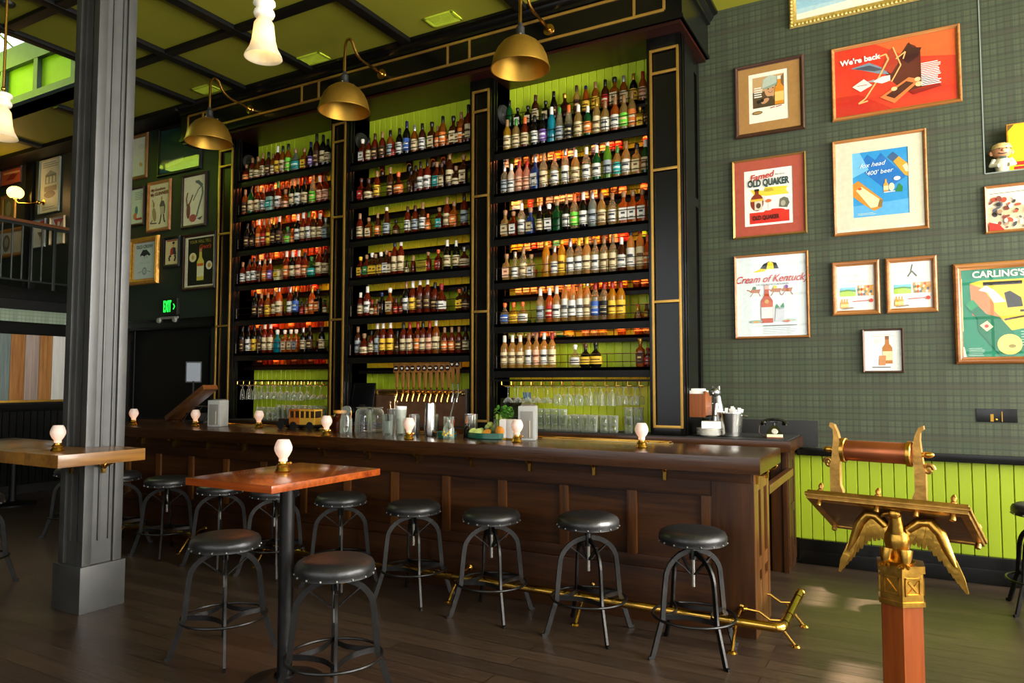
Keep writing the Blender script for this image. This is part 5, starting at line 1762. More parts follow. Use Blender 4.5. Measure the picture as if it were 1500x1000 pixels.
# EXIT sign and emergency lamp heads
t = thing('exit_sign', 'green lit EXIT sign with arrow over the dark doorway', 'sign', (-8.15, WL, 2.44))
MB().box(-.155, .155, -.05, 0, -.105, .105, .006).build('housing', P('15170f', .4), t)
text_mesh('EXIT', .205, glow('18e03a', 2.2), t, (-.03, -.052, 0), 'lettering', bold=.003, sx=.36, ext=.002)
MB().prism([(.085, .035), (.108, 0), (.085, -.035), (.097, -.035), (.122, 0), (.097, .035)], -.053, -.050, 'xz').build('arrow', glow('18e03a', 2.2), t)
b = MB()
for x in (-.19, .12):
    b.lathe([(0, .05), (.03, .045), (.036, .02), (.02, 0), (0, 0)], seg=16, xf=Matrix.Translation((x + .0, -.02, -.165)) @ Matrix.Rotation(pi / 2, 4, 'X'))
b.box(-.2, .14, -.03, -.005, -.15, -.12, .004)
b.build('lamp_head', P('a8a49a', .4), t)

# mezzanine prints
GM = 'framed prints above the mezzanine'
def mez(lab, x0, x1, z0, z1, fm, sheet, fw=.03):
    return frame(lab, x0, x1, z0, z1, WL, fm, fw, None, sheet=sheet, group=GM, glass=False)
t, a = mez('orange poster high on the mezzanine wall above the globe sconce', -12.43, -11.80, 4.54, 4.81, FW_DARK, 'a8502a', .02)
a.poly('7a2a1c', (.2, .3), (.5, .7), (.8, .6), (.6, .3)).line('d8a05a', .03, (.1, .8), (.9, .75))
done(a)
t, a = mez('tall pale poster of a building facade on the mezzanine wall', -11.30, -10.76, 3.98, 4.79, P('9aa08a', .5), 'bfc2a6', .012)
a.rect('6e7466', .25, .55, .8, .72).rect('bfc2a6', .3, .56, .42, .68).rect('bfc2a6', .47, .56, .59, .68).rect('bfc2a6', .64, .56, .76, .68).rect('8a7a60', .22, .40, .84, .50).ell('6a5a44', .5, .34, .28, .07).poly('8a8f7c', (.25, .72), (.5, .8), (.8, .72)).lines('7c8070', .12, .9, .95, .04, 3, .012).lines('7c8070', .15, .9, .1, .04, 2, .012)
done(a)
t, a = mez('gold-framed dark portrait under the globe sconce', -12.38, -11.95, 3.95, 4.40, P('a8803a', .4, .5), '6a6a3c', .06)
a.ell('8a8a5a', .5, .5, .25, .35)
done(a)
t, a = mez('gold-framed pale print behind the mezzanine balusters at the left edge', -12.55, -11.68, 3.41, 3.86, P('b5822e', .35, .5), 'a9ac9c', .06)
a.ell('5a5a4c', .4, .5, .14, .40).ell('8a8a7a', .4, .55, .08, .22)
done(a)
t, a = mez('white sheet with a dark funnel drawing, left of the red pennant print', -11.43, -11.09, 3.485, 3.91, P('b8bcb8', .5), 'b9bfbf', .012)
a.poly('5a5c58', (.3, .55), (.8, .55), (.58, .35), (.55, .2), (.52, .35)).rect('a83030', .5, .85, .95, .95)
done(a)
t, a = mez('white print with a red triangular pennant beside the railing end', -10.97, -10.60, 3.49, 3.90, P('c8a878', .5), 'bcc2c2', .015)
a.poly('9a2c2c', (.15, .95), (.9, .95), (.55, .45)).ell('c8c8c0', .55, .75, .1, .1)
done(a)

# planked panel under the mezzanine
t = thing('plank_panel', 'panel of four upright brown, grey and white planks under the mezzanine', 'panel', (XL + .01, 0, 1.25))
yy = [4.72, 5.16, 5.30, 5.46, 5.60, 5.755]
cols = [('5a6a66', '8a9690'), ('8a5424', 'c88a48'), ('9a8478', 'c0aa9c'), ('8e5a28', 'd0904c'), ('d8d4ca', 'f2eee6')]
yy = [4.60, 5.05, 5.23, 5.41, 5.58, 5.755]
for (ya, yb), (c1, c2) in zip(zip(yy, yy[1:]), cols):
    MB().box(0, .03, ya + .002, yb - .002, 0, .88, .003).build('plank', wood(c1, c2, .6, 'z', .8), t)
MB().box(0, .05, 4.6, 5.75, -.03, 0, .004).build('sill', BRASSD, t)

# niche contents
t = thing('advert_tin', 'yellow square tin with dark lettering standing in the wall niche', 'tin', (.86, WB + .17, NZ0 + .001))
MB().box(-.155, .155, -.03, .03, 0, .40, .006).build('tin_body', wood('b8701e', 'd89a3a', .4), t)
a = Art(.29, .38, -.0312)
a.root, a.off = t, (0, -.0002, .2)
a.rect('d8d418', 0, 0, 1, 1).rect('a8281c', 0, .16, 1, .24).rect('a8281c', .1, .08, .5, .14).poly('6a4a1c', (0, 1), (.14, 1), (0, .88)).poly('6a4a1c', (1, 1), (.86, 1), (1, .88)).ell('1d1a12', .62, .62, .16, .1)
done(a)
words(a, 'THE', .42, .80, .05, '2a2412', bold=.001)
words(a, 'To', .36, .42, .075, '2a2412', bold=.002)
t = thing('figurine', 'small painted figurine of a smiling person in a cream cap, in the niche', 'figurine', (.665, WB + .10, NZ0 + .001), .1)
SK, CR = P('c98a60', .35), P('d9cfae', .35)
b = MB().lathe([(0, 0), (.05, 0), (.052, .01), (.042, .02), (.045, .05), (.058, .085), (.052, .115), (.03, .135), (0, .14)], seg=20)
b.tube([(-.05, -.01, .115), (-.072, -.02, .075), (-.03, -.052, .065)], [.02, .02, .016], 8).tube([(.05, -.01, .115), (.072, -.02, .075), (.03, -.052, .065)], [.02, .02, .016], 8)
b.build('body', CR, t)
b = MB().ball((0, 0, .18), (.064, .056, .054), 20, 12).ball((-.064, 0, .172), (.018, .01, .02), 8, 6).ball((.064, 0, .172), (.018, .01, .02), 8, 6).ball((0, -.058, .178), (.014, .012, .011), 8, 6)
h = b.build('head', SK, t)
b = MB()
b.tube([(-.028, -.048, .160), (-.012, -.055, .153), (.012, -.055, .153), (.028, -.048, .160)], .004, 6)
b.ball((-.022, -.050, .196), (.006, .004, .007), 8, 5).ball((.022, -.050, .196), (.006, .004, .007), 8, 5)
b.build('face_paint', P('4a2014', .4), h)
MB().lathe([(.066, .196), (.068, .205), (.058, .232), (.03, .245), (0, .248)], seg=20).build('cap', P('cfae6e', .4), t)
MB().tube([(-.02, -.045, .128), (0, -.05, .124), (.02, -.045, .128)], .009, 6).build('bow', P('3a5a40', .5), t)

# black panel low on the wall
t = thing('wall_plate', 'black wall plate with small brass fittings low on the plaid wall', 'wall plate', (.562, WB, 1.246))
MB().box(-.128, .128, -.006, 0, -.05, .05, .002).build('plate', P('11100f', .25), t)
MB().box(-.04, -.02, -.009, -.006, -.045, .01).box(.03, .036, -.009, -.006, -.045, .03).ball((-.005, -.008, -.03), .01).build('fitting', BRASSD, t)
# ------------------------------------------------------------------ beer taps in the middle bay
t = thing('tap_wall', 'coppery drip wall carrying the row of brass beer taps', 'tap wall', (-4.36, 5.93, 1.058))
MB().box(-.58, .575, 0, .03, 0, .36, .004).build('back_plate', P('8a6248', .32, .6, var=.25), t)
MB().box(-.58, .575, -.012, .0, .30, .345, .004).build('rail', BRASS, t)
MB().box(.575, .60, -.06, .04, 0, .37, .003).build('end_board', P('8a8078', .3, .6), t)
TAPX = [-4.594, -4.516, -4.451, -4.382, -4.310, -4.235, -4.169, -4.095, -4.029, -3.957, -3.905, -3.845]
TH = wood('7a4a20', 'a8743a', .4, 'z')
for i, x in enumerate(TAPX):
    tall = i >= 10
    t = thing('beer_tap', ('tall silver-stemmed' if tall else 'wood-handled brass') + ' beer tap with round badge, %s from left' % ordinal(i + 1), 'beer tap', (x, 5.915, 1.375), 0, 'beer taps')
    m = STEEL if tall else BRASS
    b = MB().tube([(0, 0, 0), (0, -.05, 0), (0, -.075, -.005), (0, -.095, -.05), (0, -.098, -.075)], [.014, .012, .012, .009, .007], 10)
    b.lathe([(0, 0), (.018, 0), (.018, .008), (0, .008)], seg=12, xf=Matrix.Translation((0, -.01, 0)) @ Matrix.Rotation(pi / 2, 4, 'X'))
    b.tube([(0, -.068, 0), (0, -.072, .03), (0, -.075, .07 if not tall else .11)], [.009, .006, .011], 10)
    b.build('faucet', m, t)
    z0 = .065 if not tall else .105
    z1 = .215 if not tall else .25
    h = MB().prism([(-.010, z0), (.010, z0), (.017, z1), (-.017, z1)], -.085, -.065, 'xz')
    h.box(-.0385, .0385, -.087 - .004 * (i % 2), -.066, z1, z1 + .095, .003)
    hd = h.build('handle', TH, t)
    b = MB().lathe([(0, .004), (.028, .004), (.029, 0), (0, 0)], seg=20, xf=Matrix.Translation((0, -.087 - .004 * (i % 2), z1 + .043)) @ Matrix.Rotation(pi / 2, 4, 'X'))
    bd = b.build('badge', flat('2a1712', .4), hd)
    r = random.Random(i)
    b = MB()
    k = i % 3
    if k == 0: b.box(-.017, .017, -.0965, -.091, z1 + .038, z1 + .05)
    elif k == 1: b.prism([(-.016, z1 + .052), (.016, z1 + .052), (.008, z1 + .038), (0, z1 + .030), (-.008, z1 + .038)], -.0965, -.091, 'xz')
    else: b.box(-.015, .015, -.0965, -.091, z1 + .034, z1 + .042).box(-.008, .008, -.0965, -.091, z1 + .042, z1 + .054)
    b.build('badge_mark', flat('e0d8c8', .4), bd)

# ------------------------------------------------------------------ back counter things
SCREEN = P('0b0c0d', .15)
t = thing('till_screen', 'black till screen seen from behind at the left of the middle bay', 'monitor', (-5.05, 5.83, CT), .2)
MB().box(-.13, .13, -.012, .012, .11, .43, .006, xf=Matrix.Rotation(-.15, 4, 'X')).build('screen', SCREEN, t)
MB().box(-.03, .03, .0, .03, .0, .2, .004).box(-.09, .09, -.07, .09, 0, .015, .004).build('stand', BLACKM, t)
t = thing('till_screen', 'black tilted till screen at the left end of the right bay', 'monitor', (-3.25, 5.83, CT), .5)
MB().box(-.10, .10, -.012, .012, .06, .30, .006, xf=Matrix.Rotation(-.35, 4, 'X')).build('screen', SCREEN, t)
MB().box(-.03, .03, .03, .07, .0, .16, .004).box(-.08, .08, -.05, .1, 0, .015, .004).build('stand', BLACKM, t)
t = thing('tablet_till', 'small lit tablet on a stand above the lifted counter flap', 'tablet', (-7.10, 5.34, BT + .016), 1.05)
MB().box(-.085, .085, -.006, .006, .40, .64, .004, xf=Matrix.Rotation(.0, 4, 'X')).build('case', BLACKM, t)
MB().box(-.072, .072, -.0075, -.0062, .415, .625).build('screen', glow('9aa4ac', .25, '222a33'), t)
MB().tube([(0, .0, 0), (0, .0, .42)], .012, 8).lathe([(0, .012), (.07, .01), (.075, 0), (0, 0)], seg=18).build('stand', BLACKM, t)
t = thing('bar_caddy', 'black open-framed tray of straws and napkins left of the grey printer', 'caddy', (-6.45, 5.0, BT))
b = MB()
for x0, z0, x1, z1 in ((-.26, .02, -.12, .17), (-.12, .17, .20, .17), (.20, .17, .06, .02), (.06, .02, -.26, .02)):
    for y in (-.06, .06):
        b.tube([(x0, y, z0), (x1, y, z1)], .005, 6)
for x, z in ((-.26, .02), (.06, .02), (-.12, .17), (.2, .17)):
    b.tube([(x, -.06, z), (x, .06, z)], .005, 6)
b.box(-.25, .06, -.06, .06, 0, .012)
b.build('wire_frame', P('4a4a48', .3, .7), t)
MB().box(-.24, -.02, -.05, .05, .012, .10, .004).build('tray', BLACKM, t)

def printer(label, loc, rz, s=1):
    t = thing('receipt_printer', label, 'printer', loc, rz, 'grey receipt printers')
    t.scale = (.85, .85, 1.12)
    MB().box(-.075, .075, -.09, .09, 0, .225, .012).build('body', P('b9b9b2', .4), t)
    MB().box(-.055, .055, -.093, -.089, .015, .19, .003).build('front_panel', P('8a857c', .45), t)
    MB().box(.02, .032, -.097, -.092, .02, .13, .002).build('slot', P('c2b79a', .4), t)
    MB().box(-.06, .06, -.03, .06, .222, .232, .003).build('paper_lid', P('5e5f5e', .4), t)
    return t
printer('grey receipt printer on the bar in front of the left pilaster', (-5.82, 4.66, BT), .35)
printer('grey receipt printer on the bar behind the rightmost-but-one candle lamp', (-2.475, 4.70, BT), .35)

t = thing('napkin_caddy', 'small yellow caddy of blue straws on the right bay till', 'caddy', (-3.12, 5.93, CT))
MB().box(-.05, .05, -.04, .04, .20, .27, .003).box(-.06, .06, -.05, .05, 0, .2, .004).build('box', P('b5ad5a', .5), t)
b = MB()
for i in range(4):
    b.tube([(-.03 + .02 * i, 0, .23), (-.05 + .022 * i, 0, .34)], .008, 6)
b.build('straw', P('2a6ab0', .4), t)
t = thing('cash_box', 'black handled box between the printer and stacked tumblers', 'box', (-2.98 - .14, 5.80, CT))
MB().box(-.085, .085, -.06, .06, 0, .12, .006).build('case', P('161514', .4), t)
MB().tube([(-.03, 0, .12), (-.028, 0, .15), (.028, 0, .15), (.03, 0, .12)], .005, 6).build('handle', BLACKM, t)
t = thing('wine_opener', 'wood-handled bar tool lying beside the black box', 'bar tool', (-3.02, 5.76, CT + .012), .1)
MB().tube([(-.06, 0, 0), (.0, 0, 0)], .012, 8).ball((-.065, 0, 0), .018).build('handle', wood('8a5a2a', 'c08a4a', .4), t)
MB().tube([(0, 0, 0), (.16, 0, 0)], .005, 8).build('rod', STEEL, t)

# right end of the back counter
t = thing('napkin_box', 'wooden box of napkins hung on the side of the back bar', 'napkin box', (-1.612, 5.95, 1.21), 0)
WB_ = wood('7a3f1e', 'a05a2c', .45, 'z')
b = MB()
b.prism([(-.10, 0), (.10, 0), (.10, .17), (.04, .17), (0, .20), (-.10, .215)], .150, .160, 'yz')
b.prism([(-.10, 0), (.10, 0), (.10, .17), (.04, .17), (0, .20), (-.10, .215)], 0.0, .010, 'yz')
b.box(.0, .16, -.105, -.095, 0, .19, .002).box(0, .16, .095, .105, 0, .17, .002).box(0, .16, -.1, .1, 0, .01)
b.build('box', WB_, t)
MB().box(.02, .14, -.085, .085, .02, .215, .006).box(.03, .13, -.06, .04, .2, .232, .008).build('napkin_stack', WHITE, t)
t = thing('cat_statue', 'silver seated cat statue on the back counter', 'statue', (-1.43, 6.16, CT), -.5)
b = MB().lathe([(0, 0), (.062, 0), (.066, .03), (.060, .09), (.050, .15), (.040, .19), (.036, .215), (.030, .235), (0, .24)], seg=20, sy=.85)
b.ball((0, -.02, .265), (.042, .046, .038), 16, 10)
b.prism([(-.038, .285), (-.012, .30), (-.034, .318)], -.02, -.005, 'xz').prism([(.012, .30), (.038, .285), (.034, .318)], -.02, -.005, 'xz')
b.ball((0, -.062, .255), (.018, .014, .013), 10, 6)
for s in (-1, 1):
    b.tube([(s * .022, -.042, .17), (s * .022, -.058, .08), (s * .022, -.06, .01)], [.02, .016, .014], 8).ball((s * .022, -.07, .01), (.017, .024, .012), 10, 6)
b.tube([(.05, .02, .02), (.085, 0, .016), (.08, -.05, .014), (.04, -.075, .012)], [.014, .013, .012, .008], 8)
b.build('cat_figure', STEELB, t)
MB().box(-.09, .09, -.09, .09, -.0005, .085, .004).build('stand', P('2a2622', .5), t)
for o in t.children:
    if o.name.startswith('cat_figure'): o.location.z = .085
t = None
for i in range(5):
    t = thing('dinner_plate', 'white plate, %s in the stack by the napkin box' % ('bottom one' if i == 0 else 'top one' if i == 4 else ordinal(i + 1) + ' from the bottom'), 'plate', (-1.43, 5.86, CT + .012 * i), 0, 'stacked white plates')
    MB().lathe([(0, .003), (.055, .003), (.06, 0), (.068, .003), (.098, .014), (.10, .017), (.097, .018), (.066, .008), (0, .008)], seg=32).build('plate_body', WHITE, t)
t = thing('napkin_stack', 'stack of white paper napkins on top of the plates', 'napkins', (-1.41, 5.86, CT + .066), .2)
MB().box(-.075, .075, -.06, .06, 0, .055, .004).build('folded_sheets', P('f3f0ea', .7, var=.03), t)
t = thing('ice_bucket', 'steel bucket of straws and picks on the back counter', 'bucket', (-1.265, 5.90, CT))
MB().lathe([(0, 0), (.072, 0), (.078, .006), (.098, .185), (.103, .188), (.103, .194), (.096, .194), (.075, .01), (0, .008)], seg=36).build('pail', STEEL, t)
MB().tube([(.10, 0, .165), (.125, 0, .165), (.135, 0, .16)], .007, 8).tube([(-.10, 0, .165), (-.125, 0, .165), (-.135, 0, .16)], .007, 8).build('handle', STEEL, t)
b = MB()
r = random.Random(3)
for i in range(9):
    a = r.uniform(0, 6.3)
    b.box(-.012, .012, -.004, .004, .10, r.uniform(.2, .24), .002, xf=Matrix.Translation((.055 * cos(a), .055 * sin(a), 0)) @ Matrix.Rotation(r.uniform(-.3, .3), 4, 'Y'))
b.build('packet', WHITE, t)
t = thing('telephone', "black old-fashioned telephone with cream base on the counter's right end", 'telephone', (-.935, 5.90, CT), .25)
MB().box(-.085, .085, -.07, .07, 0, .014, .004).build('base_foot', P('7a3a22', .4), t)
MB().box(-.082, .082, -.068, .068, .014, .045, .006).build('base_trim', P('d8c69a', .3), t)
b = MB()
for za, zb, wa, wb in ((.045, .10, .08, .05), (.10, .135, .05, .028)):
    q = [[b.bm.verts.new((sx * w, sy * w * .8, z)) for sx, sy in ((-1, -1), (1, -1), (1, 1), (-1, 1))] for z, w in ((za, wa), (zb, wb))]
    for i in range(4):
        b._f([q[0][i], q[0][(i + 1) % 4], q[1][(i + 1) % 4], q[1][i]])
b.tube([(0, 0, .13), (0, 0, .17)], .012, 8).box(-.045, .045, -.02, .02, .165, .178, .004)
b.build('body', P('0e0e0d', .12, coat=.6), t)
MB().lathe([(0, .006), (.03, .006), (.034, 0), (0, 0)], seg=20, xf=Matrix.Translation((0, -.052, .075)) @ Matrix.Rotation(1.05, 4, 'X')).build('dial', P('c8c4b8', .3, .4), t)
b = MB().tube([(-.11, 0, .182), (-.06, 0, .20), (0, 0, .203), (.06, 0, .20), (.11, 0, .182)], [.014, .013, .013, .013, .014], 10)
for s in (-1, 1):
    b.lathe([(0, .0), (.03, .004), (.034, .03), (.022, .05), (0, .052)], seg=18, xf=Matrix.Translation((s * .112, 0, .135)))
b.build('handset', P('0e0e0d', .1, coat=.8), t)
t.scale = (.72, .72, .72)
MB().tube([(-.115, .01, .14), (-.15, .02, .16), (-.155, .02, .06), (-.12, .03, .012), (-.08, .05, .01)], .005, 8).build('cord', P('6a4a34', .5), t)

# ------------------------------------------------------------------ on the bar
t = thing('toy_truck', 'orange and yellow wooden toy truck with black bonnet on the bar', 'toy', (-4.80, 4.74, BT), .12)
b = MB()
b.box(-.10, .17, -.055, .055, .03, .045, .003)
b.box(-.235, -.10, -.04, .04, .035, .095, .012).box(-.25, -.235, -.045, .045, .03, .06, .004)
b.build('chassis', P('1c1a17', .4), t)
def cabin(x0, x1, m, nm, wins):
    b = MB()
    b.box(x0, x1, -.055, .055, .045, .105, .003).box(x0, x1, -.057, .057, .165, .18, .004)
    n = wins
    for i in range(n + 1):
        x = x0 + (x1 - x0) * i / n
        xa, xb = max(x0, x - .006), min(x1, x + .006)
        for y in (-.055, .047):
            b.box(xa, xb, y, y + .008, .10, .17)
    return b.build(nm, m, t)
cabin(-.10, .015, wood('a85a1c', 'c87a2a', .4), 'cab', 2)
cabin(.015, .18, wood('d89a2c', 'eab84a', .4), 'cargo_body', 3)
MB().box(-.095, .175, -.045, .045, .105, .165).build('window_dark', P('3a2c20', .3), t)
for x in (-.19, -.05, .13):
    for y in (-.062, .052):
        MB().lathe([(0, 0), (.032, 0), (.036, .003), (.036, .011), (0, .012)], seg=18, xf=Matrix.Translation((x, y + .012, .036)) @ Matrix.Rotation(pi / 2, 4, 'X')).build('wheel', P('151413', .5), t)

def vessel(name, label, cat, loc, prof, mat, part, group=None, seg=28, rz=0):
    t = thing(name, label, cat, loc, rz, group)
    MB().lathe(prof, seg=seg).build(part, mat, t)
    return t
TIN = [(0, .004), (.036, .004), (.040, 0), (.044, .01), (.047, .16), (.049, .163), (.046, .165), (.043, .012), (0, .01)]
t = vessel('glass_jar', 'clip-top glass jar with open lid beside the toy truck', 'jar', (-4.06, 4.50, BT), [(0, .004), (.04, .004), (.046, 0), (.05, .01), (.05, .12), (.042, .14), (.042, .155), (.039, .155), (.039, .14), (.046, .118), (.046, .012), (0, .01)], GLASSC, 'jar_wall')
MB().lathe([(0, .012), (.04, .01), (.044, 0), (0, 0)], seg=24, xf=Matrix.Translation((.01, -.01, .19)) @ Matrix.Rotation(1.1, 4, 'X') @ Matrix.Rotation(.3, 4, 'Y')).build('lid', clear_glass(.9, 'eef0ea', 1.5), t)
MB().tube([(.045, 0, .13), (.055, 0, .16), (.05, 0, .19)], .004, 6).build('clip', P('b5702a', .3, .5), t)
t = vessel('syrup_jar', 'dark amber jar behind the clip-top jar', 'jar', (-4.33, 4.72, BT), [(0, 0), (.062, 0), (.066, .01), (.066, .13), (.05, .15), (.05, .17), (0, .17)], tinted('5a2408', .1), 'jar_wall')
MB().lathe([(.052, .155), (.055, .157), (.055, .18), (0, .185)], seg=24).build('lid', P('c8862a', .4), t)
for dx, dy, lab in ((-.06, 0, 'left'), (.055, .03, 'right')):
    t = vessel('glass_pitcher', 'upturned ribbed glass pitcher on the bar, %s of two' % lab, 'pitcher', (-4.06 + dx, 4.78 + dy, BT), [(.075, 0), (.072, .10), (.066, .17), (.05, .195), (.03, .2), (0, .2)], GL, 'pitcher_wall', 'upturned pitchers', 12)
    MB().lathe([(.04, .2), (.06, .203), (.062, .21), (0, .212)], seg=20).build('foot', GL, t)
t = vessel('spoon_cup', 'steel cup of bar spoons behind the frosted glass', 'cup', (-3.80, 4.78, BT), [(0, .003), (.035, 0), (.045, .17), (.048, .20), (.045, .20), (.035, .01), (0, .01)], STEEL, 'cup_wall')
for k, (dx, tz) in enumerate(((.02, .26), (-.02, .25), (0, .3))):
    MB().tube([(dx * .4, .01 * k, .05), (dx * 2, .012 * k, tz)], .004, 6).ball((dx * 2.05, .012 * k, tz), (.012, .006, .018)).build('bar_spoon', P('9a7a5a', .3, .7), t)
FROST = P('cfd4d0', .35, var=.05)
t = vessel('pint_glass', 'frosted pint glass on the bar left of the tall white cup', 'glass', (-3.69, 4.58, BT), [(0, .004), (.03, .004), (.034, 0), (.038, .01), (.046, .15), (.047, .165), (.044, .165), (.034, .012), (0, .01)], clear_glass(.85, 'd8dcd6', 1.5), 'glass_wall')
MB().lathe([(.031, .014), (.040, .11), (0, .11)], seg=24).build('napkin_stack', FROST, t)
t = vessel('pint_glass', 'tall frosted glass lined with white paper cup on the bar', 'glass', (-3.59, 4.62, BT), [(0, .004), (.026, .004), (.03, 0), (.034, .01), (.046, .19), (.047, .205), (.044, .205), (.03, .012), (0, .01)], clear_glass(.7, 'e6e8e2', 1.5), 'glass_wall')
MB().lathe([(.028, .014), (.044, .19), (.047, .23), (.044, .23), (.026, .016)], seg=24).build('paper_liner', P('e0e0da', .6), t)
vessel('mixing_tin', 'small steel mixing tin left of the candle lamp', 'tin', (-3.50, 4.68, BT), TIN, STEEL, 'tin_wall', 'mixing tins')
vessel('mixing_tin', 'small steel mixing tin between candle lamp and shaker', 'tin', (-3.40, 4.80, BT), TIN, STEEL, 'tin_wall', 'mixing tins')
vessel('cocktail_shaker', 'tall steel cocktail shaker right of the candle lamp', 'shaker', (-3.30, 4.62, BT), [(0, .004), (.036, .004), (.041, 0), (.045, .012), (.05, .06), (.04, .255), (.038, .262), (0, .265)], STEEL, 'shaker_wall')
t = vessel('straw_jar', 'glass of picks with a long metal straw right of the shaker', 'jar', (-3.18, 4.70, BT), [(0, .004), (.034, .004), (.038, 0), (.04, .01), (.042, .155), (.039, .155), (.036, .012), (0, .01)], GLASSC, 'jar_wall')
MB().tube([(-.02, 0, .02), (.055, .0, .30)], .006, 8).build('straw', STEEL, t)
b = MB()
for k in range(5):
    b.tube([(.01 * k - .015, .008 * (k % 3), .02), (.016 * k - .02, .01 * (k % 3), .13)], .006, 6)
b.build('pick', P('b5482c', .5), t)
vessel('mixing_tin', 'wide steel mixing tin behind the green tray', 'tin', (-3.06, 4.84, BT), [(0, .004), (.042, .004), (.046, 0), (.05, .01), (.053, .165), (.055, .168), (.052, .17), (.048, .012), (0, .01)], STEEL, 'tin_wall', 'mixing tins')
GREEN = P('1f6a52', .3, coat=.4)
def tray(label, loc, r, sx):
    t = thing('serving_tray', label, 'tray', loc, 0, 'green serving trays')
    MB().lathe([(0, 0), (r * .96, 0), (r, .006), (r, .045), (r - .005, .045), (r - .006, .008), (0, .007)], seg=40, sx=sx).build('dish', GREEN, t)
    for s in (-1, 1):
        MB().tube([(s * r * sx, -.03, .03), (s * (r * sx + .02), -.025, .034), (s * (r * sx + .02), .025, .034), (s * r * sx, .03, .03)], .004, 6).build('handle', BRASS, t)
    return t
tray('small round green tray under the picks and straw jar', (-3.13, 4.60, BT), .075, 1.0)
tray('large green tray holding limes, oranges and celery', (-2.80, 4.74, BT), .175, 1.15)
t = vessel('carafe', 'small clear carafe with painted flowers in front of the green trays', 'carafe', (-3.045, 4.50, BT), [(0, .004), (.036, .004), (.04, 0), (.042, .01), (.042, .075), (.03, .10), (.016, .12), (.014, .15), (.018, .16), (.015, .16), (.012, .12), (.038, .074), (.038, .012), (0, .01)], GLASSC, 'carafe_wall')
b = MB()
for k in range(7):
    a = -pi / 2 + (k - 3) * .35
    b.ball((.0425 * cos(a), .0425 * sin(a), .03 + .012 * (k % 3)), (.009, .006, .009), 8, 5)
b.build('flower_decal', P('e0b83a', .5), t)
t = vessel('bitters_bottle', 'small dark bitters bottle between the two green trays', 'bottle', (-3.00, 4.68, BT), [(0, 0), (.022, 0), (.024, .004), (.024, .07), (.01, .09), (.009, .12), (0, .12)], LIQM['D'], 'bottle_body')
MB().lathe([(.011, .105), (.012, .13), (.006, .14), (.004, .165), (0, .166)], seg=14).build('cap', P('a8643a', .4), t)
# fruit on the big tray
LIME1, LIMEF = P('9cb83a', .4, var=.15), P('cfdc7a', .4)
TRZ = BT + .0085
def half_fruit(name, label, loc, r, skin, flesh, cat, tilt, rz=0):
    t = thing(name, label, cat, loc, rz, 'cut fruit on the green tray')
    xf = Matrix.Rotation(tilt, 4, 'X')
    MB().lathe([(0, -r), (r * .5, -r * .87), (r * .87, -r * .5), (r, 0)], seg=20, xf=xf).build('rind', skin, t)
    MB().lathe([(r * .99, 0), (r * .9, .001), (0, .001)], seg=20, xf=xf).build('cut_face', flesh, t)
    return t
half_fruit('lime', 'halved lime leaning on the left side of the green tray', (-2.93, 4.66, TRZ + .035), .034, LIME1, LIMEF, 'fruit', 1.1, .2)
half_fruit('lime', 'halved lime leaning against another lime on the tray', (-2.875, 4.645, TRZ + .035), .034, LIME1, LIMEF, 'fruit', 1.15, .1)
half_fruit('lime', 'halved lime at the back left of the green tray', (-2.93, 4.76, TRZ + .035), .034, LIME1, LIMEF, 'fruit', .9, -.2)
half_fruit('orange', 'halved orange in the middle of the green tray', (-2.80, 4.645, TRZ + .038), .037, P('e0782a', .45), P('f0a03a', .4), 'fruit', .7, 0)
t = thing('orange', 'large peeled orange on the right side of the green tray', 'fruit', (-2.675, 4.665, TRZ), 0, 'cut fruit on the green tray')
MB().ball((0, 0, .052), (.05, .05, .054), 20, 12).build('fruit_body', P('ee9420', .45, var=.1, bump=.2), t)
t = vessel('celery_glass', 'glass of celery and leafy herbs standing on the green tray', 'glass', (-2.76, 4.79, TRZ), [(0, .004), (.045, .004), (.05, 0), (.052, .01), (.055, .13), (.052, .13), (.048, .012), (0, .01)], GLASSC, 'glass_wall')
b = MB()
for k in range(6):
    a = k * 1.05
    b.tube([(.02 * cos(a), .02 * sin(a), .015), (.034 * cos(a), .03 * sin(a), .17)], [.014, .011], 8)
b.build('celery_stalk', P('b5cf5a', .5), t)
b = MB()
r = random.Random(8)
for i in range(170):
    a, q = r.uniform(0, 2 * pi), r.uniform(.0, .075)
    c = Vector((.03 + q * cos(a), q * sin(a) * .8, r.uniform(.11, .23)))
    m = Matrix.Translation(c) @ Matrix.Rotation(r.uniform(0, 6), 4, 'Z') @ Matrix.Rotation(r.uniform(-1, 1), 4, 'X')
    l = r.uniform(.012, .022)
    b.prism([(0, -l), (l * .7, -l * .2), (l * .4, l * .2), (l * .7, l * .6), (0, l), (-l * .7, l * .5), (-l * .4, 0), (-l * .7, -l * .4)], -.0006, .0006, 'xy', xf=m)
b.build('herb_leaves', P('5fae2c', .5, var=.3), t)
t = vessel('lime_bowl', 'small glass bowl of pale lime wedges at the back of the tray', 'bowl', (-2.86, 4.80, TRZ), [(0, .004), (.03, .004), (.034, 0), (.05, .07), (.048, .07), (.03, .008), (0, .008)], GLASSC, 'bowl_wall')
b = MB()
for k in range(6):
    b.ball((.022 * cos(k), .022 * sin(k), .05 + .02 * (k % 3)), (.022, .015, .02), 10, 6)
b.build('wedge', P('c6d672', .45), t)
for dx, lab, rz in ((-.035, 'left', .1), (.03, 'right', -.15)):
    t = thing('folded_napkin', 'tall folded white napkin beside a candle lamp, %s of two' % lab, 'napkin', (-2.62 + dx, 4.66, BT), rz, 'folded napkins')
    MB().box(-.028, .028, -.03, .03, .012, .145, .006).box(-.024, .024, -.02, .03, .14, .15, .004).build('folded_paper', P('efe6de', .7, var=.03), t)
    MB().box(-.03, .03, -.035, .035, 0, .012, .002).build('holder', BRASSD, t)
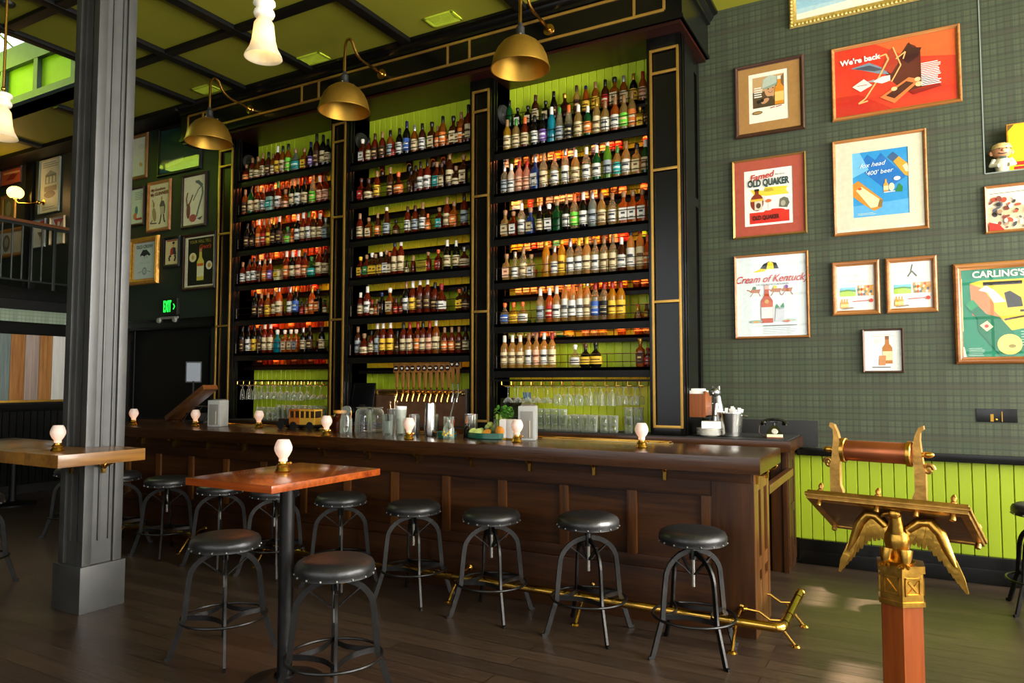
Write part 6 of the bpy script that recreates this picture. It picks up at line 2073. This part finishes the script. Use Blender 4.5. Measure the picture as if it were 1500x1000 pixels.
# ------------------------------------------------------------------ eagle lectern (host stand)
LX, LY = -.045, 2.84
OLDBR = P('b98a45', .36, 1.0, var=.3, vscale=25, bump=.15)
OLDGD = P('c7963f', .3, 1.0, var=.25, vscale=30, bump=.2)
lec = thing('lectern', 'wooden lectern with brass eagle, sloped board and copper roller', 'lectern', (LX, LY, 0), math.radians(-12))
POSTW = wood('7a2f0a', 'a5500f', .5, 'z')
def hexa(r, a=math.radians(-74)):
    return [(r * cos(a + k * pi / 3), r * sin(a + k * pi / 3)) for k in range(6)]
MB().prism(hexa(.071), .03, .775, 'xy').build('post', POSTW, lec, 0)
MB().prism(hexa(.16), 0, .03, 'xy').prism(hexa(.12), .03, .06, 'xy').build('foot', POSTW, lec, 0)
b = MB().prism(hexa(.074), .755, .865, 'xy').prism(hexa(.08), .745, .76, 'xy').prism(hexa(.082), .855, .88, 'xy')
cap_ = b.build('capital', OLDGD, lec, 0)
b = MB()
pts = hexa(.0745)
for k in range(6):
    A, B = Vector((*pts[k], 0)), Vector((*pts[(k + 1) % 6], 0))
    n = ((A + B) / 2).normalized()
    d = (B - A).normalized()
    c = (A + B) / 2
    X = Matrix((d.to_4d(), n.to_4d(), Vector((0, 0, 1, 0)), (0, 0, 0, 1))).transposed()
    X = Matrix.Translation(c + Vector((0, 0, .81))) @ Matrix(((d.x, n.x, 0, 0), (d.y, n.y, 0, 0), (0, 0, 1, 0), (0, 0, 0, 1)))
    for xa, xb, za, zb in ((-.028, .028, .024, .030), (-.028, .028, -.030, -.024), (-.028, -.022, -.03, .03), (.022, .028, -.03, .03)):
        b.box(xa, xb, -.001, .004, za, zb, xf=X)
    for s in (-1, 1):
        b.prism([(-.018, -s * .018 - .003), (-.014, -s * .018 + .003), (.018, s * .018 + .003), (.014, s * .018 - .003)], -.001, .0035, 'xz', xf=X)
b.build('quatrefoil', OLDGD, cap_, 0)
# eagle
eg = MB()
B0 = Matrix.Translation((0, -.01, 0))
eg.lathe([(0, .875), (.045, .88), (.055, .90), (.035, .915), (0, .92)], seg=16)
eg.lathe([(0, .905), (.022, .91), (.036, .945), (.042, .985), (.040, 1.02), (.030, 1.05), (.022, 1.075), (0, 1.085)], seg=18, sy=.85)
for s in (-1, 1):
    eg.tube([(s * .026, -.02, .955), (s * .03, -.03, .92), (s * .03, -.035, .892)], [.026, .02, .013], 10)
    for k in (-1, 0, 1):
        eg.tube([(s * .03, -.035, .893), (s * .03 + k * .012, -.058, .888), (s * .03 + k * .015, -.068, .880)], [.008, .007, .004], 6)
eg.tube([(0, -.004, 1.03), (.0, -.012, 1.08), (-.002, -.016, 1.115)], [.030, .024, .022], 12)
eg.ball((-.004, -.018, 1.125), (.025, .026, .034), 14, 9)
eg.tube([(-.018, -.03, 1.128), (-.034, -.034, 1.122), (-.040, -.036, 1.105)], [.013, .009, .003], 8)
eg.bm.transform(Matrix.Translation((0, -.03, .875)) @ Matrix.Diagonal((1, 1, .70, 1)) @ Matrix.Translation((0, 0, -.875)))
e = eg.build('eagle_body', OLDGD, lec, 50)
for s in (-1, 1):
    w = MB()
    spine = [(.035, .0, 1.02), (.07, .005, 1.055), (.105, .01, 1.058), (.135, .008, 1.02), (.155, .004, .96), (.178, 0, .90)]
    if s < 0: spine = [(x * .92, y, z + .006) for x, y, z in spine]
    wid = [.03, .045, .055, .06, .045, .012]
    # a row of long overlapping feathers hanging from the wing's leading edge
    P5 = [Vector((s * x, y, z)) for x, y, z in spine]
    w.tube(P5, [.016, .02, .021, .019, .015, .007], 10)
    roots = []
    for i in range(len(P5) - 1):
        for f in (0, .33, .66):
            roots.append((P5[i].lerp(P5[i + 1], f), (i + f) / (len(P5) - 1)))
    for q, (p, f) in enumerate(roots):
        ln = .075 + .07 * min(1, f * 1.5) * (1 - .35 * f)
        dirv = Vector((s * (-.35 + .75 * f), -.02, -1)).normalized()
        tip = p + dirv * ln
        mid = p + dirv * ln * .55
        y = .002 * (q % 2)
        w.sweep([p + Vector((0, y, 0)), mid + Vector((0, y - .004, 0)), tip + Vector((0, y, 0))],
                [[(-.012, -.004), (.012, -.004), (.012, .004), (-.012, .004)], [(-.013, -.004), (.013, -.004), (.013, .004), (-.013, .004)], [(-.004, -.002), (.004, -.002), (.004, .002), (-.004, .002)]], fixed=(1, 0, .2))
    w.bm.transform(Matrix.Translation((0, -.035, .875)) @ Matrix.Diagonal((.96, 1, .84, 1)) @ Matrix.Translation((0, 0, -.875)))
    w.build('wing', OLDGD, e, 50)
# sloping board, seen from below: front edge high, back edge low
zb = 1.075
A = math.radians(-27)
BX = Matrix.Translation((-.028, -.085, zb)) @ Matrix.Rotation(A, 4, 'X')
bd = MB().box(-.235, .235, -.005, .30, 0, .022, .003, xf=BX)
bd.build('board', wood('4a2a14', '7a4a22', .35, 'x'), lec)
b = MB()
for (xa, xb, ya, yb) in ((-.25, .25, -.02, .014), (-.25, .25, .29, .315), (-.25, -.225, -.0, .30), (.225, .25, 0, .30)):
    b.box(xa, xb, ya, yb, -.004, .030, .004, xf=BX)
for (xa, xb, ya, yb) in ((-.256, .256, -.026, .0), (-.256, .256, .30, .32), (-.256, -.235, -.0, .30), (.235, .256, 0, .30)):
    b.box(xa, xb, ya, yb, .008, .020, .003, xf=BX)
b.build('moulding', OLDBR, lec)
for x, y in ((-.21, 0.0), (-.02, .0), (.205, 0.0), (-.235, .28), (.235, .28), (.10, .0)):
    b = MB().lathe([(0, -.026), (.009, -.022), (.010, -.012), (.008, -.004), (.008, .029), (.011, .036), (.007, .042), (.010, .052), (.004, .064), (0, .065)], seg=12, xf=BX @ Matrix.Translation((x, y, 0)))
    b.build('finial', OLDBR, lec)
# roller supports
def support(x, s):
    b = MB()
    out = [(-.026, 0), (.026, 0), (.026, .03), (.016, .05), (.016, .13), (.022, .15), (.020, .20), (.010, .235), (-.004, .262), (-.022, .268), (-.024, .256), (-.010, .245), (-.008, .22), (-.014, .17), (-.02, .13), (-.026, .12)]
    m = Matrix.Translation((x, -.075, 1.085)) @ Matrix.Rotation(math.radians(20) * 0, 4, 'Z')
    b.prism([(px * s * -.8, pz) for px, pz in out], -.012, .012, 'xz', xf=m)
    c = [(s * (.028 + .016 * (1 - k / 16) * cos(k * .55)), 0, .105 + .02 + .018 * (1 - k / 18) * sin(k * .55)) for k in range(15)]
    b.tube([m @ Vector(p) for p in c], .007, 8)
    b.build('roller_support', OLDBR, lec)
support(-.178, -1)
support(.082, 1)
xr_ = Matrix.Translation((-.048, -.075, 1.258)) @ Matrix.Rotation(pi / 2, 4, 'Y')
MB().lathe([(0, -.112), (.034, -.112), (.036, -.108), (.036, .108), (.034, .112), (0, .112)], seg=28, xf=xr_).build('roller', P('b0623a', .33, .75, var=.12), lec)
b = MB()
for z in (-.104, .104):
    b.lathe([(.038, -.008), (.043, -.006), (.043, .006), (.038, .008)], seg=28, xf=xr_ @ Matrix.Translation((0, 0, z)))
b.tube([(-.215, -.075, 1.258), (.12, -.075, 1.258)], .008, 10)
for s in (-1, 1):
    b.ball((-.048 + s * .158, -.075, 1.258), (.018, .011, .011), 12, 8)
b.build('axle', OLDGD, lec)
# ------------------------------------------------------------------ light, world, camera
w = bpy.data.worlds.new('sky')
w.use_nodes = True
SC.world = w
bg = w.node_tree.nodes['Background']
bg.inputs['Color'].default_value = (.88, .94, 1.0, 1)
bg.inputs['Strength'].default_value = WORLD
for (s0, s1), wt in zip([(-1.9, .6), (1.1, 3.5), (3.9, 6.2)], RIGHT_W):
    area((RX + .22, (s0 + s1) / 2, 2.65), (0, pi / 2, 0), 3.8, s1 - s0, wt, (1.0, .98, .92))
for (s0, s1), wt in zip([(-5.6, -3.3), (-2.9, -.6), (-.2, 2.1)], FRONT_W):
    area(((s0 + s1) / 2, FY - .22, 2.65), (pi / 2, 0, 0), s1 - s0, 3.8, wt, (1.0, .96, .88))
sd = bpy.data.lights.new('sunlight', 'SUN')
sd.energy = SUN
sd.angle = .012
sd.color = (1, .95, .82)
so = bpy.data.objects.new('sunlight', sd)
COL.objects.link(so)
so.rotation_euler = Vector((-.85, -.05, -.5)).to_track_quat('-Z', 'Y').to_euler()

cam = bpy.data.cameras.new('camera')
cam.sensor_width = 36
cam.lens = 1047 / 1500 * 36
cam.clip_start = .05
co = bpy.data.objects.new('camera', cam)
COL.objects.link(co)
co.location = (0, 0, 1.5)
co.rotation_euler = (pi / 2 + math.radians(3.2), 0, math.radians(29.05))
SC.camera = co
vs = SC.view_settings
vs.view_transform = 'Standard'
vs.look = 'None'
vs.gamma = 1
vs.use_curve_mapping = False
vs.exposure = EXPOSURE
SC.cycles.max_bounces = 8
SC.cycles.transparent_max_bounces = 14
SC.cycles.sample_clamp_indirect = 6
SC.cycles.caustics_reflective = False
SC.cycles.caustics_refractive = False
